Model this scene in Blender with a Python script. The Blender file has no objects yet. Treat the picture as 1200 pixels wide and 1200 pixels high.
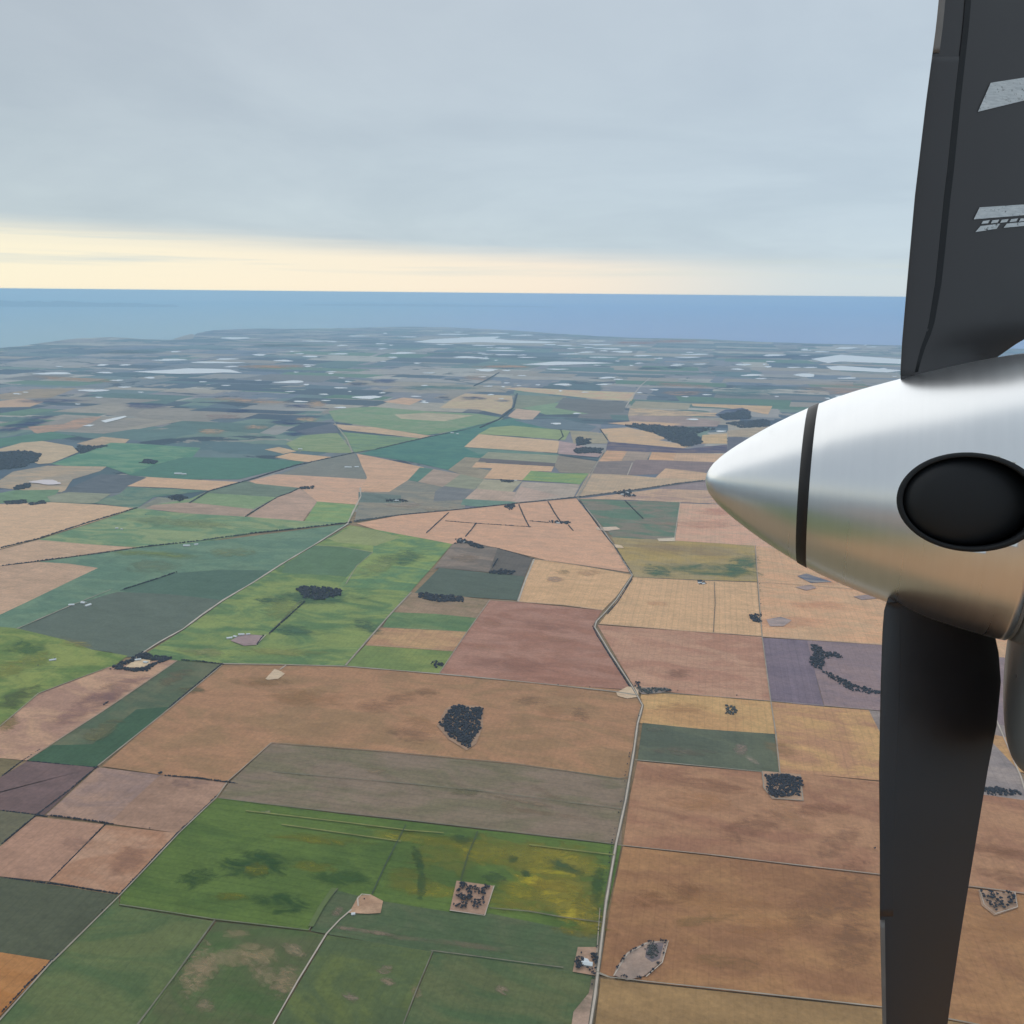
import bpy, bmesh, math, random
import numpy as np
from mathutils import Vector, Matrix
R_ = math.radians
SC = bpy.context.scene
COL = SC.collection
random.seed(7)
rng = np.random.default_rng(11)

# ------------------------------------------------------------------ camera
ALT = 1500.0
PITCH, ROLL, FPX = R_(13.86), R_(0.54), 600 / math.tan(R_(30))
F = Vector((0, math.cos(PITCH), -math.sin(PITCH)))
R0 = Vector((1, 0, 0)); U0 = R0.cross(F)
RT = R0 * math.cos(ROLL) + U0 * math.sin(ROLL)
UP = U0 * math.cos(ROLL) - R0 * math.sin(ROLL)
CAM = Vector((0, 0, ALT))
cd = bpy.data.cameras.new("camera"); cam = bpy.data.objects.new("camera", cd); COL.objects.link(cam)
cd.sensor_width = 36; cd.angle = R_(60); cd.clip_start = 0.1; cd.clip_end = 400000
M = Matrix((RT, UP, -F)).transposed().to_4x4(); M.translation = CAM
cam.matrix_world = M
SC.camera = cam

# ------------------------------------------------------------------ exposure and light
SC.view_settings.view_transform = 'Standard'; SC.view_settings.look = 'None'
SC.view_settings.exposure = 0.0; SC.view_settings.gamma = 1.0
SUN_EL, SUN_AZ = R_(33), R_(-12)            # azimuth clockwise from the view direction
sd = bpy.data.lights.new("sun", 'SUN'); sd.energy = 1.25; sd.angle = R_(110); sd.color = (1, 0.95, 0.87)
sun = bpy.data.objects.new("sun", sd); COL.objects.link(sun)
sun_dir = Vector((math.sin(SUN_AZ) * math.cos(SUN_EL), math.cos(SUN_AZ) * math.cos(SUN_EL), math.sin(SUN_EL)))
sun.rotation_euler = sun_dir.to_track_quat('Z', 'Y').to_euler()
SC.cycles.use_denoising = True
SC.cycles.max_bounces = 6; SC.cycles.volume_bounces = 3; SC.cycles.transparent_max_bounces = 64

def s2l(c):
    return [((x / 255 + 0.055) / 1.055) ** 2.4 if x > 10 else x / 255 / 12.92 for x in c]

class NT:
    """small helper for building node trees"""
    def __init__(s, tree): s.t = tree; s.n = tree.nodes; s.l = tree.links
    def new(s, kind, **kw):
        n = s.n.new(kind)
        for k, v in kw.items(): setattr(n, k, v)
        return n
    def put(s, sock, v):
        if isinstance(v, bpy.types.NodeSocket): s.l.new(v, sock)
        elif v is not None: sock.default_value = v
    def m(s, op, a, b=None, c=None, clamp=False):
        n = s.new('ShaderNodeMath', operation=op, use_clamp=clamp)
        for i, v in enumerate((a, b, c)): s.put(n.inputs[i], v)
        return n.outputs[0]
    def mix(s, f, a, b, blend='MIX'):
        n = s.new('ShaderNodeMix', data_type='RGBA', blend_type=blend)
        s.put(n.inputs[0], f)
        for i, v in ((6, a), (7, b)):
            s.put(n.inputs[i], (*v, 1) if isinstance(v, (list, tuple)) and len(v) == 3 else v)
        return n.outputs[2]
    def xyz(s, x, y, z):
        n = s.new('ShaderNodeCombineXYZ')
        for i, v in enumerate((x, y, z)): s.put(n.inputs[i], v)
        return n.outputs[0]
    def sep(s, v):
        n = s.new('ShaderNodeSeparateXYZ'); s.put(n.inputs[0], v); return n.outputs
    def noise(s, vec, scale, detail=4, rough=0.55, dist=0.0):
        n = s.new('ShaderNodeTexNoise'); s.put(n.inputs['Vector'], vec)
        n.inputs['Scale'].default_value = scale; n.inputs['Detail'].default_value = detail
        n.inputs['Roughness'].default_value = rough; n.inputs['Distortion'].default_value = dist
        return n.outputs['Fac']
    def map(s, v, a, b, c=0.0, d=1.0, smooth=False):
        n = s.new('ShaderNodeMapRange', interpolation_type='SMOOTHSTEP' if smooth else 'LINEAR')
        for i, x in enumerate((v, a, b, c, d)): s.put(n.inputs[i], x)
        return n.outputs[0]

# ------------------------------------------------------------------ world: high overcast with a clear strip low down
world = bpy.data.worlds.new("World"); SC.world = world; world.use_nodes = True
w = NT(world.node_tree); w.n.clear()
wo = w.new('ShaderNodeOutputWorld'); bg = w.new('ShaderNodeBackground'); w.l.new(bg.outputs[0], wo.inputs[0])
bg.inputs[1].default_value = 0.1
sky = w.new('ShaderNodeTexSky', sky_type='NISHITA'); sky.sun_disc = False
sky.sun_elevation = SUN_EL; sky.sun_rotation = SUN_AZ; sky.altitude = 1500
tc = w.new('ShaderNodeTexCoord'); D = w.sep(tc.outputs['Generated'])
dx, dy, dz = D[0], D[1], D[2]
zz = w.m('ADD', w.m('MAXIMUM', dz, 0.0), 0.05)
zz = w.m('ADD', zz, 0.12)
deck = w.xyz(w.m('DIVIDE', dx, zz), w.m('DIVIDE', dy, zz), 0.0)
n1 = w.noise(deck, 0.8, 6, 0.55, 0.6)
n2 = w.noise(deck, 3.0, 5, 0.55, 0.4)
strat = w.noise(w.xyz(w.m('MULTIPLY', dx, 1.6), w.m('MULTIPLY', dy, 1.6), w.m('MULTIPLY', dz, 55.0)), 1.5, 4, 0.55)
edge = w.m('ADD', w.m('MULTIPLY_ADD', dx, -0.035, 0.043), w.m('MULTIPLY', w.m('SUBTRACT', strat, 0.5), 0.022))
over = w.map(w.m('SUBTRACT', dz, edge), -0.016, 0.013, smooth=True)         # 1 under the cloud deck, 0 in the strip
def k(rgb): return [x * 10 for x in s2l(rgb)]
side = w.map(dx, -0.5, 0.45)
cl_low = w.mix(side, k((186, 199, 205)), k((193, 209, 220)))
cl_high = w.mix(side, k((181, 191, 199)), k((197, 210, 220)))
cl = w.mix(w.map(dz, 0.05, 0.3, smooth=True), cl_low, cl_high)
cl = w.mix(w.map(n1, 0.30, 0.70, 0.0, 1.0, True), w.mix(1.0, cl, (0.93, 0.94, 0.955), 'MULTIPLY'), w.mix(1.0, cl, (1.06, 1.055, 1.05), 'MULTIPLY'))
cl = w.mix(w.map(n2, 0.35, 0.7), w.mix(1.0, cl, (0.985, 0.985, 0.99), 'MULTIPLY'), w.mix(1.0, cl, (1.02, 1.02, 1.015), 'MULTIPLY'))
st1 = w.mix(w.map(dx, -0.5, 0.05), k((250, 241, 214)), k((244, 231, 214)))
strip = w.mix(w.map(dx, 0.02, 0.36, smooth=True), st1, k((204, 217, 224)))
grey = w.map(strat, 0.50, 0.66)
strip = w.mix(w.m('MULTIPLY', grey, w.map(dz, 0.012, 0.035)), strip, k((208, 217, 214)))
cover = w.mix(over, strip, cl)
fin = w.mix(0.93, sky.outputs[0], cover)
w.l.new(fin, bg.inputs[0])

# ------------------------------------------------------------------ helpers
def ray(px, py):
    return F * FPX + RT * (px - 600) + UP * (600 - py)
def G(px, py, z=0.0):
    """the survey point of the plain seen at this bearing and depression"""
    d = ray(px, py); t = (ALT - z) / -d.z
    return (d.x * t, d.y * t)
SIG = 2.8e-5
HZ = (0.36, 0.49, 0.60)
E_ = (0.585, 0.66, 0.755)
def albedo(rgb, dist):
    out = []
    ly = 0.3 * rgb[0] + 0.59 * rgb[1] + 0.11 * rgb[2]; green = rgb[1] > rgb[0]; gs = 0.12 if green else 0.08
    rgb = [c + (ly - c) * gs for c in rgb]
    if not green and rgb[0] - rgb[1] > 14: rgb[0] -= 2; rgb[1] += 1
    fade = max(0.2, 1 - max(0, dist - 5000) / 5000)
    rgb[2] += fade * (13 * min(1, max(0, (dist - 2200) / 2000)) * min(1, max(0, (rgb[1] - rgb[2]) / 25)) if green else 5)  # extra haze blue worked into the field colour, varying with distance
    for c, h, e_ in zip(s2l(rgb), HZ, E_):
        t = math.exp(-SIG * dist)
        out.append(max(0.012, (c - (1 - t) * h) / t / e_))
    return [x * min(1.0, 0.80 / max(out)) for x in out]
def tag(o, label=None, cat=None, group=None, kind=None):
    if label: o['label'] = label
    if cat: o['category'] = cat
    if group: o['group'] = group
    if kind: o['kind'] = kind
    return o
def mesh_obj(name, verts, faces, mats, parent=None, mi=None, smooth=False, loc=None):
    me = bpy.data.meshes.new(name); me.from_pydata([tuple(v) for v in verts], [], faces)
    for m_ in (mats if isinstance(mats, (list, tuple)) else [mats]): me.materials.append(m_)
    if mi is not None: me.polygons.foreach_set('material_index', mi)
    if smooth: me.polygons.foreach_set('use_smooth', [True] * len(me.polygons))
    me.update()
    o = bpy.data.objects.new(name, me); COL.objects.link(o)
    if parent: o.parent = parent
    if loc: o.location = loc
    return o
def empty(name, loc, parent=None):
    o = bpy.data.objects.new(name, None); COL.objects.link(o); o.location = loc
    if parent: o.parent = parent
    return o
def cattr(me, name, c):
    a = me.color_attributes.new(name, 'FLOAT_COLOR', 'POINT')
    n = len(me.vertices)
    a.data.foreach_set('color', np.tile(np.array([*c, 1.0][:4], dtype=np.float32), n))

def mat(name):
    m = bpy.data.materials.new(name); m.use_nodes = True; t = NT(m.node_tree)
    b = m.node_tree.nodes['Principled BSDF']
    return m, t, b
AZ = R_(12.6)
def uvgrid(t):
    g = t.new('ShaderNodeNewGeometry'); p = t.sep(g.outputs['Position'])
    u = t.m('ADD', t.m('MULTIPLY', p[0], math.cos(AZ)), t.m('MULTIPLY', p[1], -math.sin(AZ)))
    v = t.m('ADD', t.m('MULTIPLY', p[0], math.sin(AZ)), t.m('MULTIPLY', p[1], math.cos(AZ)))
    return g.outputs['Position'], u, v

# cultivated field: colours come from the field's own attributes
m_field, t, b = mat('cultivated_field')
P, u, v = uvgrid(t)
c1 = t.new('ShaderNodeAttribute', attribute_name='c1').outputs['Color']
c2 = t.new('ShaderNodeAttribute', attribute_name='c2').outputs['Color']
pr = t.sep(t.new('ShaderNodeAttribute', attribute_name='pr').outputs['Vector'])
duv = t.xyz(t.m('MULTIPLY', u, 0.0030), t.m('MULTIPLY', v, 0.0062), pr[2])
bl = t.noise(duv, 1.0, 7, 0.62, 1.1)
fac = t.m('MULTIPLY', t.map(bl, 0.40, 0.62, smooth=True), pr[0], clamp=True)
col = t.mix(fac, c1, c2)
mid = t.noise(t.xyz(t.m('MULTIPLY', u, 0.009), t.m('MULTIPLY', v, 0.02), pr[2]), 1.0, 7, 0.68, 0.9)
col = t.mix(1.0, col, t.new('ShaderNodeCombineColor').outputs[0], 'MULTIPLY') if False else col
def gain(t, col, g):
    n = t.new('ShaderNodeVectorMath', operation='SCALE'); t.put(n.inputs[0], col); t.put(n.inputs['Scale'], g)
    return n.outputs[0]
col = gain(t, col, t.map(mid, 0.3, 0.7, 0.86, 1.14))
wr = t.noise(t.xyz(t.m('MULTIPLY', u, 0.045), t.m('MULTIPLY', v, 0.0006), pr[2]), 1.0, 3, 0.6)      # rows along the roads
wr2 = t.noise(t.xyz(t.m('MULTIPLY', u, 0.0006), t.m('MULTIPLY', v, 0.045), pr[2]), 1.0, 3, 0.6)     # rows across
sel = t.m('GREATER_THAN', pr[1], 0.0)
row = t.m('ADD', t.m('MULTIPLY', sel, wr), t.m('MULTIPLY', t.m('SUBTRACT', 1.0, sel), wr2))
amt = t.m('ABSOLUTE', pr[1])
col = gain(t, col, t.m('ADD', 1.0, t.m('MULTIPLY', amt, t.map(row, 0.3, 0.7, -0.20, 0.20))))
def lines(co):
    q = t.m('ABSOLUTE', t.m('SUBTRACT', t.m('FRACT', t.m('DIVIDE', t.m('ADD', co, t.m('MULTIPLY', t.noise(P, 0.004, 2, 0.5), 14.0)), 27.0)), 0.5))
    return t.map(q, 0.42, 0.48, 0.0, 1.0, True)
tl = t.m('ADD', t.m('MULTIPLY', sel, lines(u)), t.m('MULTIPLY', t.m('SUBTRACT', 1.0, sel), lines(v)))
col = gain(t, col, t.m('SUBTRACT', 1.0, t.m('MULTIPLY', tl, t.m('MINIMUM', t.m('MULTIPLY', amt, 0.55), 0.14))))
fine = t.noise(P, 0.09, 3, 0.7)
col = gain(t, col, t.map(fine, 0.25, 0.75, 0.83, 1.17))
t.put(b.inputs['Base Color'], col); b.inputs['Roughness'].default_value = 0.95; b.inputs['Specular IOR Level'].default_value = 0.1

# far farmland: parcels in the same section grid, decided by cell
m_land, t, b = mat('farmland')
P, u, v = uvgrid(t)
def white(t, vec):
    n = t.new('ShaderNodeTexWhiteNoise', noise_dimensions='3D'); t.put(n.inputs['Vector'], vec); return n.outputs
def parcels(t, u, v, S, seed):
    cu = t.m('FLOOR', t.m('DIVIDE', u, S))
    off = white(t, t.xyz(cu, seed, 1.7))[0]
    vv = t.m('ADD', t.m('DIVIDE', v, S), off)
    cv = t.m('FLOOR', vv)
    h = t.sep(white(t, t.xyz(cu, cv, seed))[1])
    fu = t.m('FRACT', t.m('DIVIDE', u, S)); fv = t.m('FRACT', vv)
    nu = t.m('ADD', 1.0, t.m('FLOOR', t.m('MULTIPLY', h[0], 2.2))); nv = t.m('ADD', 1.0, t.m('FLOOR', t.m('MULTIPLY', h[1], 3.3)))
    su = t.m('FLOOR', t.m('MULTIPLY', fu, nu)); sv = t.m('FLOOR', t.m('MULTIPLY', fv, nv))
    return white(t, t.xyz(t.m('MULTIPLY_ADD', cu, 7.0, su), t.m('MULTIPLY_ADD', cv, 7.0, sv), seed + 3.1))
wob = t.noise(P, 0.0011, 3, 0.6)
uu = t.m('ADD', u, t.m('MULTIPLY', t.m('SUBTRACT', wob, 0.5), 500.0)); vv_ = t.m('ADD', v, t.m('MULTIPLY', t.m('SUBTRACT', wob, 0.5), 700.0))
wn = parcels(t, uu, vv_, 1800.0, 2.0)
ramp = t.new('ShaderNodeValToRGB'); ramp.color_ramp.interpolation = 'CONSTANT'
pal = [(.21,.21,.21),(.44,.36,.29),(.14,.20,.17),(.26,.23,.24),(.12,.17,.17),(.52,.44,.35),(.22,.205,.225),(.17,.21,.20),(.36,.31,.27),(.095,.13,.14),(.23,.215,.22),(.42,.35,.30),(.13,.155,.175),(.20,.25,.19),(.30,.25,.245),(.10,.12,.15),(.18,.19,.23),(.48,.41,.34)]
e = ramp.color_ramp.elements
while len(e) < len(pal): e.new(0.5)
for i, c in enumerate(pal): e[i].position = i / len(pal); e[i].color = (*c, 1)
t.put(ramp.inputs[0], wn[0]); col = t.mix(1.0, ramp.outputs[0], (1.05, 1.09, 1.12), 'MULTIPLY')
big = t.noise(P, 0.00035, 3, 0.5)
col = t.mix(t.map(big, 0.55, 0.70, 0, 0.45, True), col, (0.12, 0.16, 0.16))
scrub = t.noise(t.xyz(t.m('MULTIPLY', u, 0.0011), t.m('MULTIPLY', v, 0.0016), 0.0), 1.0, 6, 0.6, 0.8)
col = t.mix(t.map(scrub, 0.585, 0.61, 0, 0.9, True), col, (0.045, 0.058, 0.085))
pale = t.noise(t.xyz(t.m('MULTIPLY', u, 0.0014), t.m('MULTIPLY', v, 0.0017), 7.0), 1.0, 5, 0.6, 0.6)
col = t.mix(t.map(pale, 0.60, 0.63, 0, 0.75, True), col, (0.44, 0.37, 0.30))
col = gain(t, col, t.map(t.noise(P, 0.004, 5, 0.65), 0.25, 0.75, 0.82, 1.18))
t.put(b.inputs['Base Color'], col); b.inputs['Roughness'].default_value = 1; b.inputs['Specular IOR Level'].default_value = 0.05

def simple(name, c, rough=0.9, var=0.15, scale=0.05, metallic=0.0, spec=0.3):
    m, t, b = mat(name)
    g = t.new('ShaderNodeNewGeometry')
    n = t.noise(g.outputs['Position'], scale, 5, 0.6)
    t.put(b.inputs['Base Color'], gain(t, t.mix(0.0, list(c), list(c)), t.map(n, 0.25, 0.75, 1 - var, 1 + var)))
    b.inputs['Roughness'].default_value = rough; b.inputs['Metallic'].default_value = metallic
    b.inputs['Specular IOR Level'].default_value = spec
    return m
m_road = simple('pale_limestone_road', (0.60, 0.50, 0.41), 0.95, 0.18, 0.02, spec=0.1)
m_track = simple('worn_farm_track', (0.42, 0.35, 0.275), 0.95, 0.25, 0.015, spec=0.1)
m_trackg = simple('grassy_track', (0.235, 0.215, 0.155), 1.0, 0.35, 0.02, spec=0.05)
m_verge = simple('roadside_verge', (0.20, 0.165, 0.125), 1.0, 0.35, 0.03, spec=0.05)
m_bitumen = simple('sealed_road', (0.10, 0.105, 0.11), 0.9, 0.15, 0.02, spec=0.2)
m_salt = simple('salt_crust', (0.93, 0.91, 0.89), 0.8, 0.03, 0.004)
m_salt2 = simple('pink_salt_crust', (0.80, 0.68, 0.66), 0.8, 0.06, 0.004)
m_bare = simple('bare_pale_ground', (0.40, 0.33, 0.265), 1.0, 0.2, 0.03, spec=0.05)
m_leaf = simple('dark_eucalypt_foliage', (0.045, 0.050, 0.050), 1.0, 0.5, 0.12, spec=0.05)
m_leaf, t, b = mat('dark_eucalypt_foliage')
g = t.new('ShaderNodeNewGeometry').outputs['Position']
n = t.noise(g, 0.13, 4, 0.65); n2_ = t.noise(g, 0.5, 3, 0.7)
cc = t.mix(t.map(n, 0.35, 0.65), (0.038, 0.041, 0.058), (0.076, 0.076, 0.086))
t.put(b.inputs['Base Color'], gain(t, cc, t.map(n2_, 0.3, 0.7, 0.6, 1.5))); b.inputs['Roughness'].default_value = 1; b.inputs['Specular IOR Level'].default_value = 0.05
m_leaf2 = simple('grey_saltbush_foliage', (0.11, 0.115, 0.11), 1.0, 0.35, 0.12, spec=0.05)
m_bark = simple('bark', (0.14, 0.11, 0.085), 0.95, 0.2, 2.0)
m_wallw = simple('cream_sheet_wall', (0.55, 0.52, 0.46), 0.7, 0.05, 0.5)
m_roof = simple('white_steel_roof', (0.78, 0.80, 0.80), 0.45, 0.05, 0.3)
m_roofr = simple('grey_steel_roof', (0.42, 0.43, 0.44), 0.5, 0.08, 0.3)

m_sea, t, b = mat('sea_water')
g = t.new('ShaderNodeNewGeometry')
n = t.noise(g.outputs['Position'], 0.00012, 5, 0.6)
sx = t.sep(g.outputs['Position'])
shal_glow = t.map(t.m('ADD', sx[0], t.m('MULTIPLY', t.m('SUBTRACT', n, 0.5), 9000.0)), 4000.0, -14000.0, smooth=True)   # paler to the west: gulf shallows, plus haze glow painted into the water colour
t.put(b.inputs['Base Color'], t.mix(shal_glow, t.mix(t.map(n, 0.35, 0.65), (0.02, 0.11, 0.44), (0.03, 0.13, 0.48)), (0.15, 0.34, 0.36)))
b.inputs['Roughness'].default_value = 0.32; b.inputs['IOR'].default_value = 1.33

# soft-edged stain lying on a field
m_patch, t, b = mat('soil_stain')
P, u, v = uvgrid(t)
c1 = t.new('ShaderNodeAttribute', attribute_name='c1').outputs['Color']
al = t.sep(t.new('ShaderNodeAttribute', attribute_name='al').outputs['Vector'])
psz = t.sep(t.new('ShaderNodeAttribute', attribute_name='sz').outputs['Vector'])[0]
n = t.noise(t.xyz(t.m('MULTIPLY', u, psz), t.m('MULTIPLY', v, t.m('MULTIPLY', psz, 1.9)), al[1]), 1.0, 7, 0.68, 1.0)
a_ = t.m('MULTIPLY', t.map(t.m('ADD', al[0], t.m('MULTIPLY', t.m('SUBTRACT', n, 0.5), 3.2)), 0.15, 1.35, smooth=True), al[2])
t.put(b.inputs['Base Color'], gain(t, c1, t.map(t.noise(P, 0.06, 4, 0.6), 0.25, 0.75, 0.85, 1.15)))
t.put(b.inputs['Alpha'], a_); b.inputs['Roughness'].default_value = 1; b.inputs['Specular IOR Level'].default_value = 0.05

# ------------------------------------------------------------------ sea, land
ring = [(140000 * math.cos(i / 360 * 2 * math.pi), 140000 * math.sin(i / 360 * 2 * math.pi), -2.0) for i in range(360)]
vs = [(0, 0, -2.0)] + ring
tag(mesh_obj('sea', vs, [(0, i + 1, (i + 1) % 360 + 1) for i in range(360)], m_sea), kind='structure')

coast = [(-500, 500), (-200, 446), (-60, 416), (0, 407.5), (22, 406), (45, 402.5), (70, 399), (90, 396.5), (130, 395.2), (165, 397.5), (200, 398.5), (222, 397.5), (227, 393),
         (232, 390.2), (250, 387), (280, 385.5), (300, 385), (350, 385.3), (400, 384.6), (440, 383.6), (470, 383), (520, 383.4), (570, 385.5), (600, 387),
         (640, 390), (670, 392), (700, 394), (740, 395.8), (780, 396.5), (830, 397.5), (900, 401), (960, 402.8), (1040, 404.5), (1100, 406), (1300, 412)]
cpts = []
for (a, b_) in zip(coast[:-1], coast[1:]):
    for j in range(4):
        s = j / 4; cpts.append((a[0] + (b_[0] - a[0]) * s, a[1] + (b_[1] - a[1]) * s + random.uniform(-.22, .22) * (j > 0)))
land = [G(*p) for p in cpts] + [(60000, 25000), (60000, -60000), (-60000, -60000), (-40000, -10000)]
lv = [(x, y, 0.0) for x, y in land]
tag(mesh_obj('farmland_plain', lv, [tuple(range(len(lv)))], m_land), kind='structure')
# beach strip
def ribbon(name, pts, width, z, m, taper=False, kind='structure', wfun=None):
    n = len(pts); vs = []; fs = []
    for i in range(n):
        a = Vector(pts[max(i - 1, 0)]); c = Vector(pts[min(i + 1, n - 1)]); d = (c - a).normalized(); nn = Vector((-d.y, d.x))
        wv = width * (wfun(i, n) if wfun else 1)
        p = Vector(pts[i]); vs += [(*(p + nn * wv / 2), z), (*(p - nn * wv / 2), z)]
    fs = [(2 * i, 2 * i + 1, 2 * i + 3, 2 * i + 2) for i in range(n - 1)]
    return tag(mesh_obj(name, vs, fs, m), kind=kind)
ribbon('beach', [G(*p) for p in cpts[30:49]], 90, 0.5, m_bare)

# distant coast across the gulf
def ridge(px0, px1, dist, h):
    az0 = math.atan2((px0 - 600), FPX * math.cos(PITCH) + 257 * math.sin(PITCH)); az1 = math.atan2((px1 - 600), FPX * math.cos(PITCH) + 257 * math.sin(PITCH))
    n = 60; vs = []; fs = []
    for i in range(n + 1):
        a = az0 + (az1 - az0) * i / n; hh = h * (0.35 + 0.65 * math.sin(math.pi * min(1, max(0, i / n)) ** 0.8)) * (0.8 + 0.4 * random.random())
        if i in (0, n): hh = 2
        for dd, zz_ in ((0, -1.9), (1500, hh * 0.8), (3500, hh), (7000, -1.9)):
            vs.append(((dist + dd) * math.sin(a), (dist + dd) * math.cos(a), zz_))
    for i in range(n):
        for j in range(3): fs.append((4 * i + j, 4 * i + 4 + j, 4 * i + 5 + j, 4 * i + 1 + j))
    tag(mesh_obj('distant_coast', vs, fs, simple('distant_scrub', (0.03, 0.045, 0.035), 1, 0.2, 0.001), smooth=True), kind='structure')
ridge(-160, 205, 88000, 420)
ridge(350, 650, 100000, 210)

# ------------------------------------------------------------------ fields (survey corners, colour, second colour, blotch, rows)
ZL = [0.2]
FPOLY = []
def nz():
    ZL[0] += 0.011; return ZL[0]
def field(c, pts, c2=None, bl=0.85, st=0.2, name='field'):
    w_ = [G(*p) for p in pts]
    # subdivide and roughen the boundary slightly: ploughed edges are never ruled lines
    out = []
    for a, b_ in zip(w_, w_[1:] + w_[:1]):
        L = math.dist(a, b_); k_ = max(1, min(8, int(L / 160)))
        for j in range(k_):
            s = j / k_; jit = 0 if j == 0 else 2.0
            out.append((a[0] + (b_[0] - a[0]) * s + random.uniform(-jit, jit), a[1] + (b_[1] - a[1]) * s + random.uniform(-jit, jit)))
    cx = sum(p[0] for p in w_) / len(w_); cy = sum(p[1] for p in w_) / len(w_)
    dist = math.sqrt(cx * cx + cy * cy + ALT * ALT); z = nz()
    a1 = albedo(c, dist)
    if c2 is None:
        a2 = [x * 0.78 for x in a1] if random.random() < .6 else [x * min(1.24, .72 / max(a1)) for x in a1]
    else:
        a2 = albedo(c2, dist); a2 = [min(.7, max(.01, q + (q - p) * .5)) for p, q in zip(a1, a2)]
    o = mesh_obj(name, [(x, y, z) for x, y in out], [tuple(range(len(out)))], m_field)
    me = o.data
    if me.polygons[0].normal.z < 0: me.flip_normals()
    cattr(me, 'c1', a1); cattr(me, 'c2', a2); cattr(me, 'pr', (bl, st, random.uniform(0, 90)))
    tag(o, kind='structure'); FPOLY.append((w_, z))
    return o
def inside(p, poly):
    c = False; n = len(poly); j = n - 1
    for i in range(n):
        if (poly[i][1] > p[1]) != (poly[j][1] > p[1]) and p[0] < (poly[j][0] - poly[i][0]) * (p[1] - poly[i][1]) / (poly[j][1] - poly[i][1]) + poly[i][0]: c = not c
        j = i
    return c
def ground_z(p):
    z = 0.0
    for poly, zz_ in FPOLY:
        if inside(p, poly): z = max(z, zz_)
    return z
A = field
# worn margins between the near fields
A((132,122,104), [(-700,640),(0,600),(500,600),(1100,600),(1700,660),(1900,1400),(-900,1400)], (118,112,96), .8, .05)
rs = random.Random(21)
for _ in range(150):      # paddocks of the far plain, in the same section grid
    px = rs.uniform(-20, 1080); py = 393 + 112 * rs.random() ** 1.2
    if py < 412 and px < 250: continue
    if px > 640 and py < 400 + (px - 640) * .02: continue
    gx, gy = G(px, py); k_ = .6 + (gy / 30000) * .9; w1 = rs.uniform(350, 1000) * k_; h1 = rs.uniform(160, 520) * k_
    zf = nz(); q_ = []
    for a, b_ in ((-1, -1), (1, -1), (1, 1), (-1, 1)):
        uu_, vv2 = a * w1 * rs.uniform(.85, 1.1), b_ * h1 * rs.uniform(.85, 1.1)
        q_.append((gx + uu_ * math.cos(AZ) + vv2 * math.sin(AZ), gy - uu_ * math.sin(AZ) + vv2 * math.cos(AZ), zf))
    o = mesh_obj('field', q_, [(0, 1, 2, 3)], m_field); me = o.data
    c_f = rs.choice([(.46,.37,.28),(.52,.43,.33),(.38,.31,.25),(.12,.22,.13),(.16,.26,.15),(.08,.10,.13),(.07,.09,.13),(.24,.21,.20),(.42,.34,.27),(.13,.20,.17)])
    cattr(me, 'c1', c_f); cattr(me, 'c2', [x * .78 for x in c_f]); cattr(me, 'pr', (.8, .1, rs.uniform(0, 90))); tag(o, kind='structure')
# -- far strips
A((172,160,152), [(590,455),(610,454),(665,457),(745,460),(740,470),(700,468),(665,464),(615,459)], (200,184,166), .9)
A((125,140,140), [(605,463),(665,465),(640,477),(600,480)])
A((122,148,138), [(612,478),(660,471),(700,474),(690,485),(640,486)])
A((165,158,150), [(515,478),(530,468),(545,461),(600,464),(602,476),(588,486),(560,480)], (180,166,152))
A((182,162,152), [(449,471),(472,466),(496,468),(480,475)])
A((172,162,156), [(595,488),(605,479),(634,482),(624,492),(610,493)])
A((118,130,140), [(660,466),(738,472),(730,484),(690,485),(650,478)])
A((150,155,150), [(745,470),(810,473),(806,480),(738,478)])
A((176,166,150), [(738,478),(806,482),(840,484),(838,488),(736,487)], (150,148,145))
A((182,165,150), [(810,473),(905,476),(900,486),(880,482),(850,478),(812,476)])
A((112,128,146), [(838,486),(850,480),(870,478),(880,482),(880,491),(850,493)], (84,102,140), .9)
A((150,146,150), [(736,487),(800,488),(845,494),(840,500),(790,500),(738,495)])
A((196,172,154), [(712,496),(740,494),(772,495),(800,497),(780,500),(740,499)])
A((204,178,154), [(703,503),(735,501),(765,507),(772,511),(790,512),(772,516),(795,520),(810,523),(795,527),(740,520),(715,518)], (190,165,150))
A((186,168,146), [(823,510),(852,508),(852,520),(822,520)])
A((150,148,142), [(852,505),(900,500),(880,512),(853,512)])
A((112,122,138), [(853,512),(880,513),(860,528),(852,528)])
A((118,120,132), [(712,518),(740,520),(805,526),(852,521),(852,531),(800,531),(710,529)], (100,108,130), .8)
A((206,172,150), [(711,528),(735,529),(728,541),(701,541)])
A((152,146,142), [(735,529),(762,530),(758,540),(728,541)])
A((209,175,150), [(764,530),(792,531),(789,540),(760,539)])
A((184,162,147), [(792,531),(848,532),(838,542),(789,540)])
A((128,128,132), [(701,541),(745,540),(736,557),(690,555)])
A((124,122,128), [(745,539),(760,539),(842,542),(826,554),(770,556),(736,557)])
A((180,158,142), [(780,549),(800,551),(832,555),(826,563),(768,560)])
A((158,150,138), [(690,555),(736,557),(770,560),(832,563),(780,569),(740,575),(674,583)], (170,155,140))
A((130,128,134), [(780,569),(830,563),(835,577),(795,576),(770,573)])
A((172,152,138), [(674,585),(735,578),(770,573),(860,576),(880,592),(797,589),(735,586)], (158,140,134))
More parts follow.
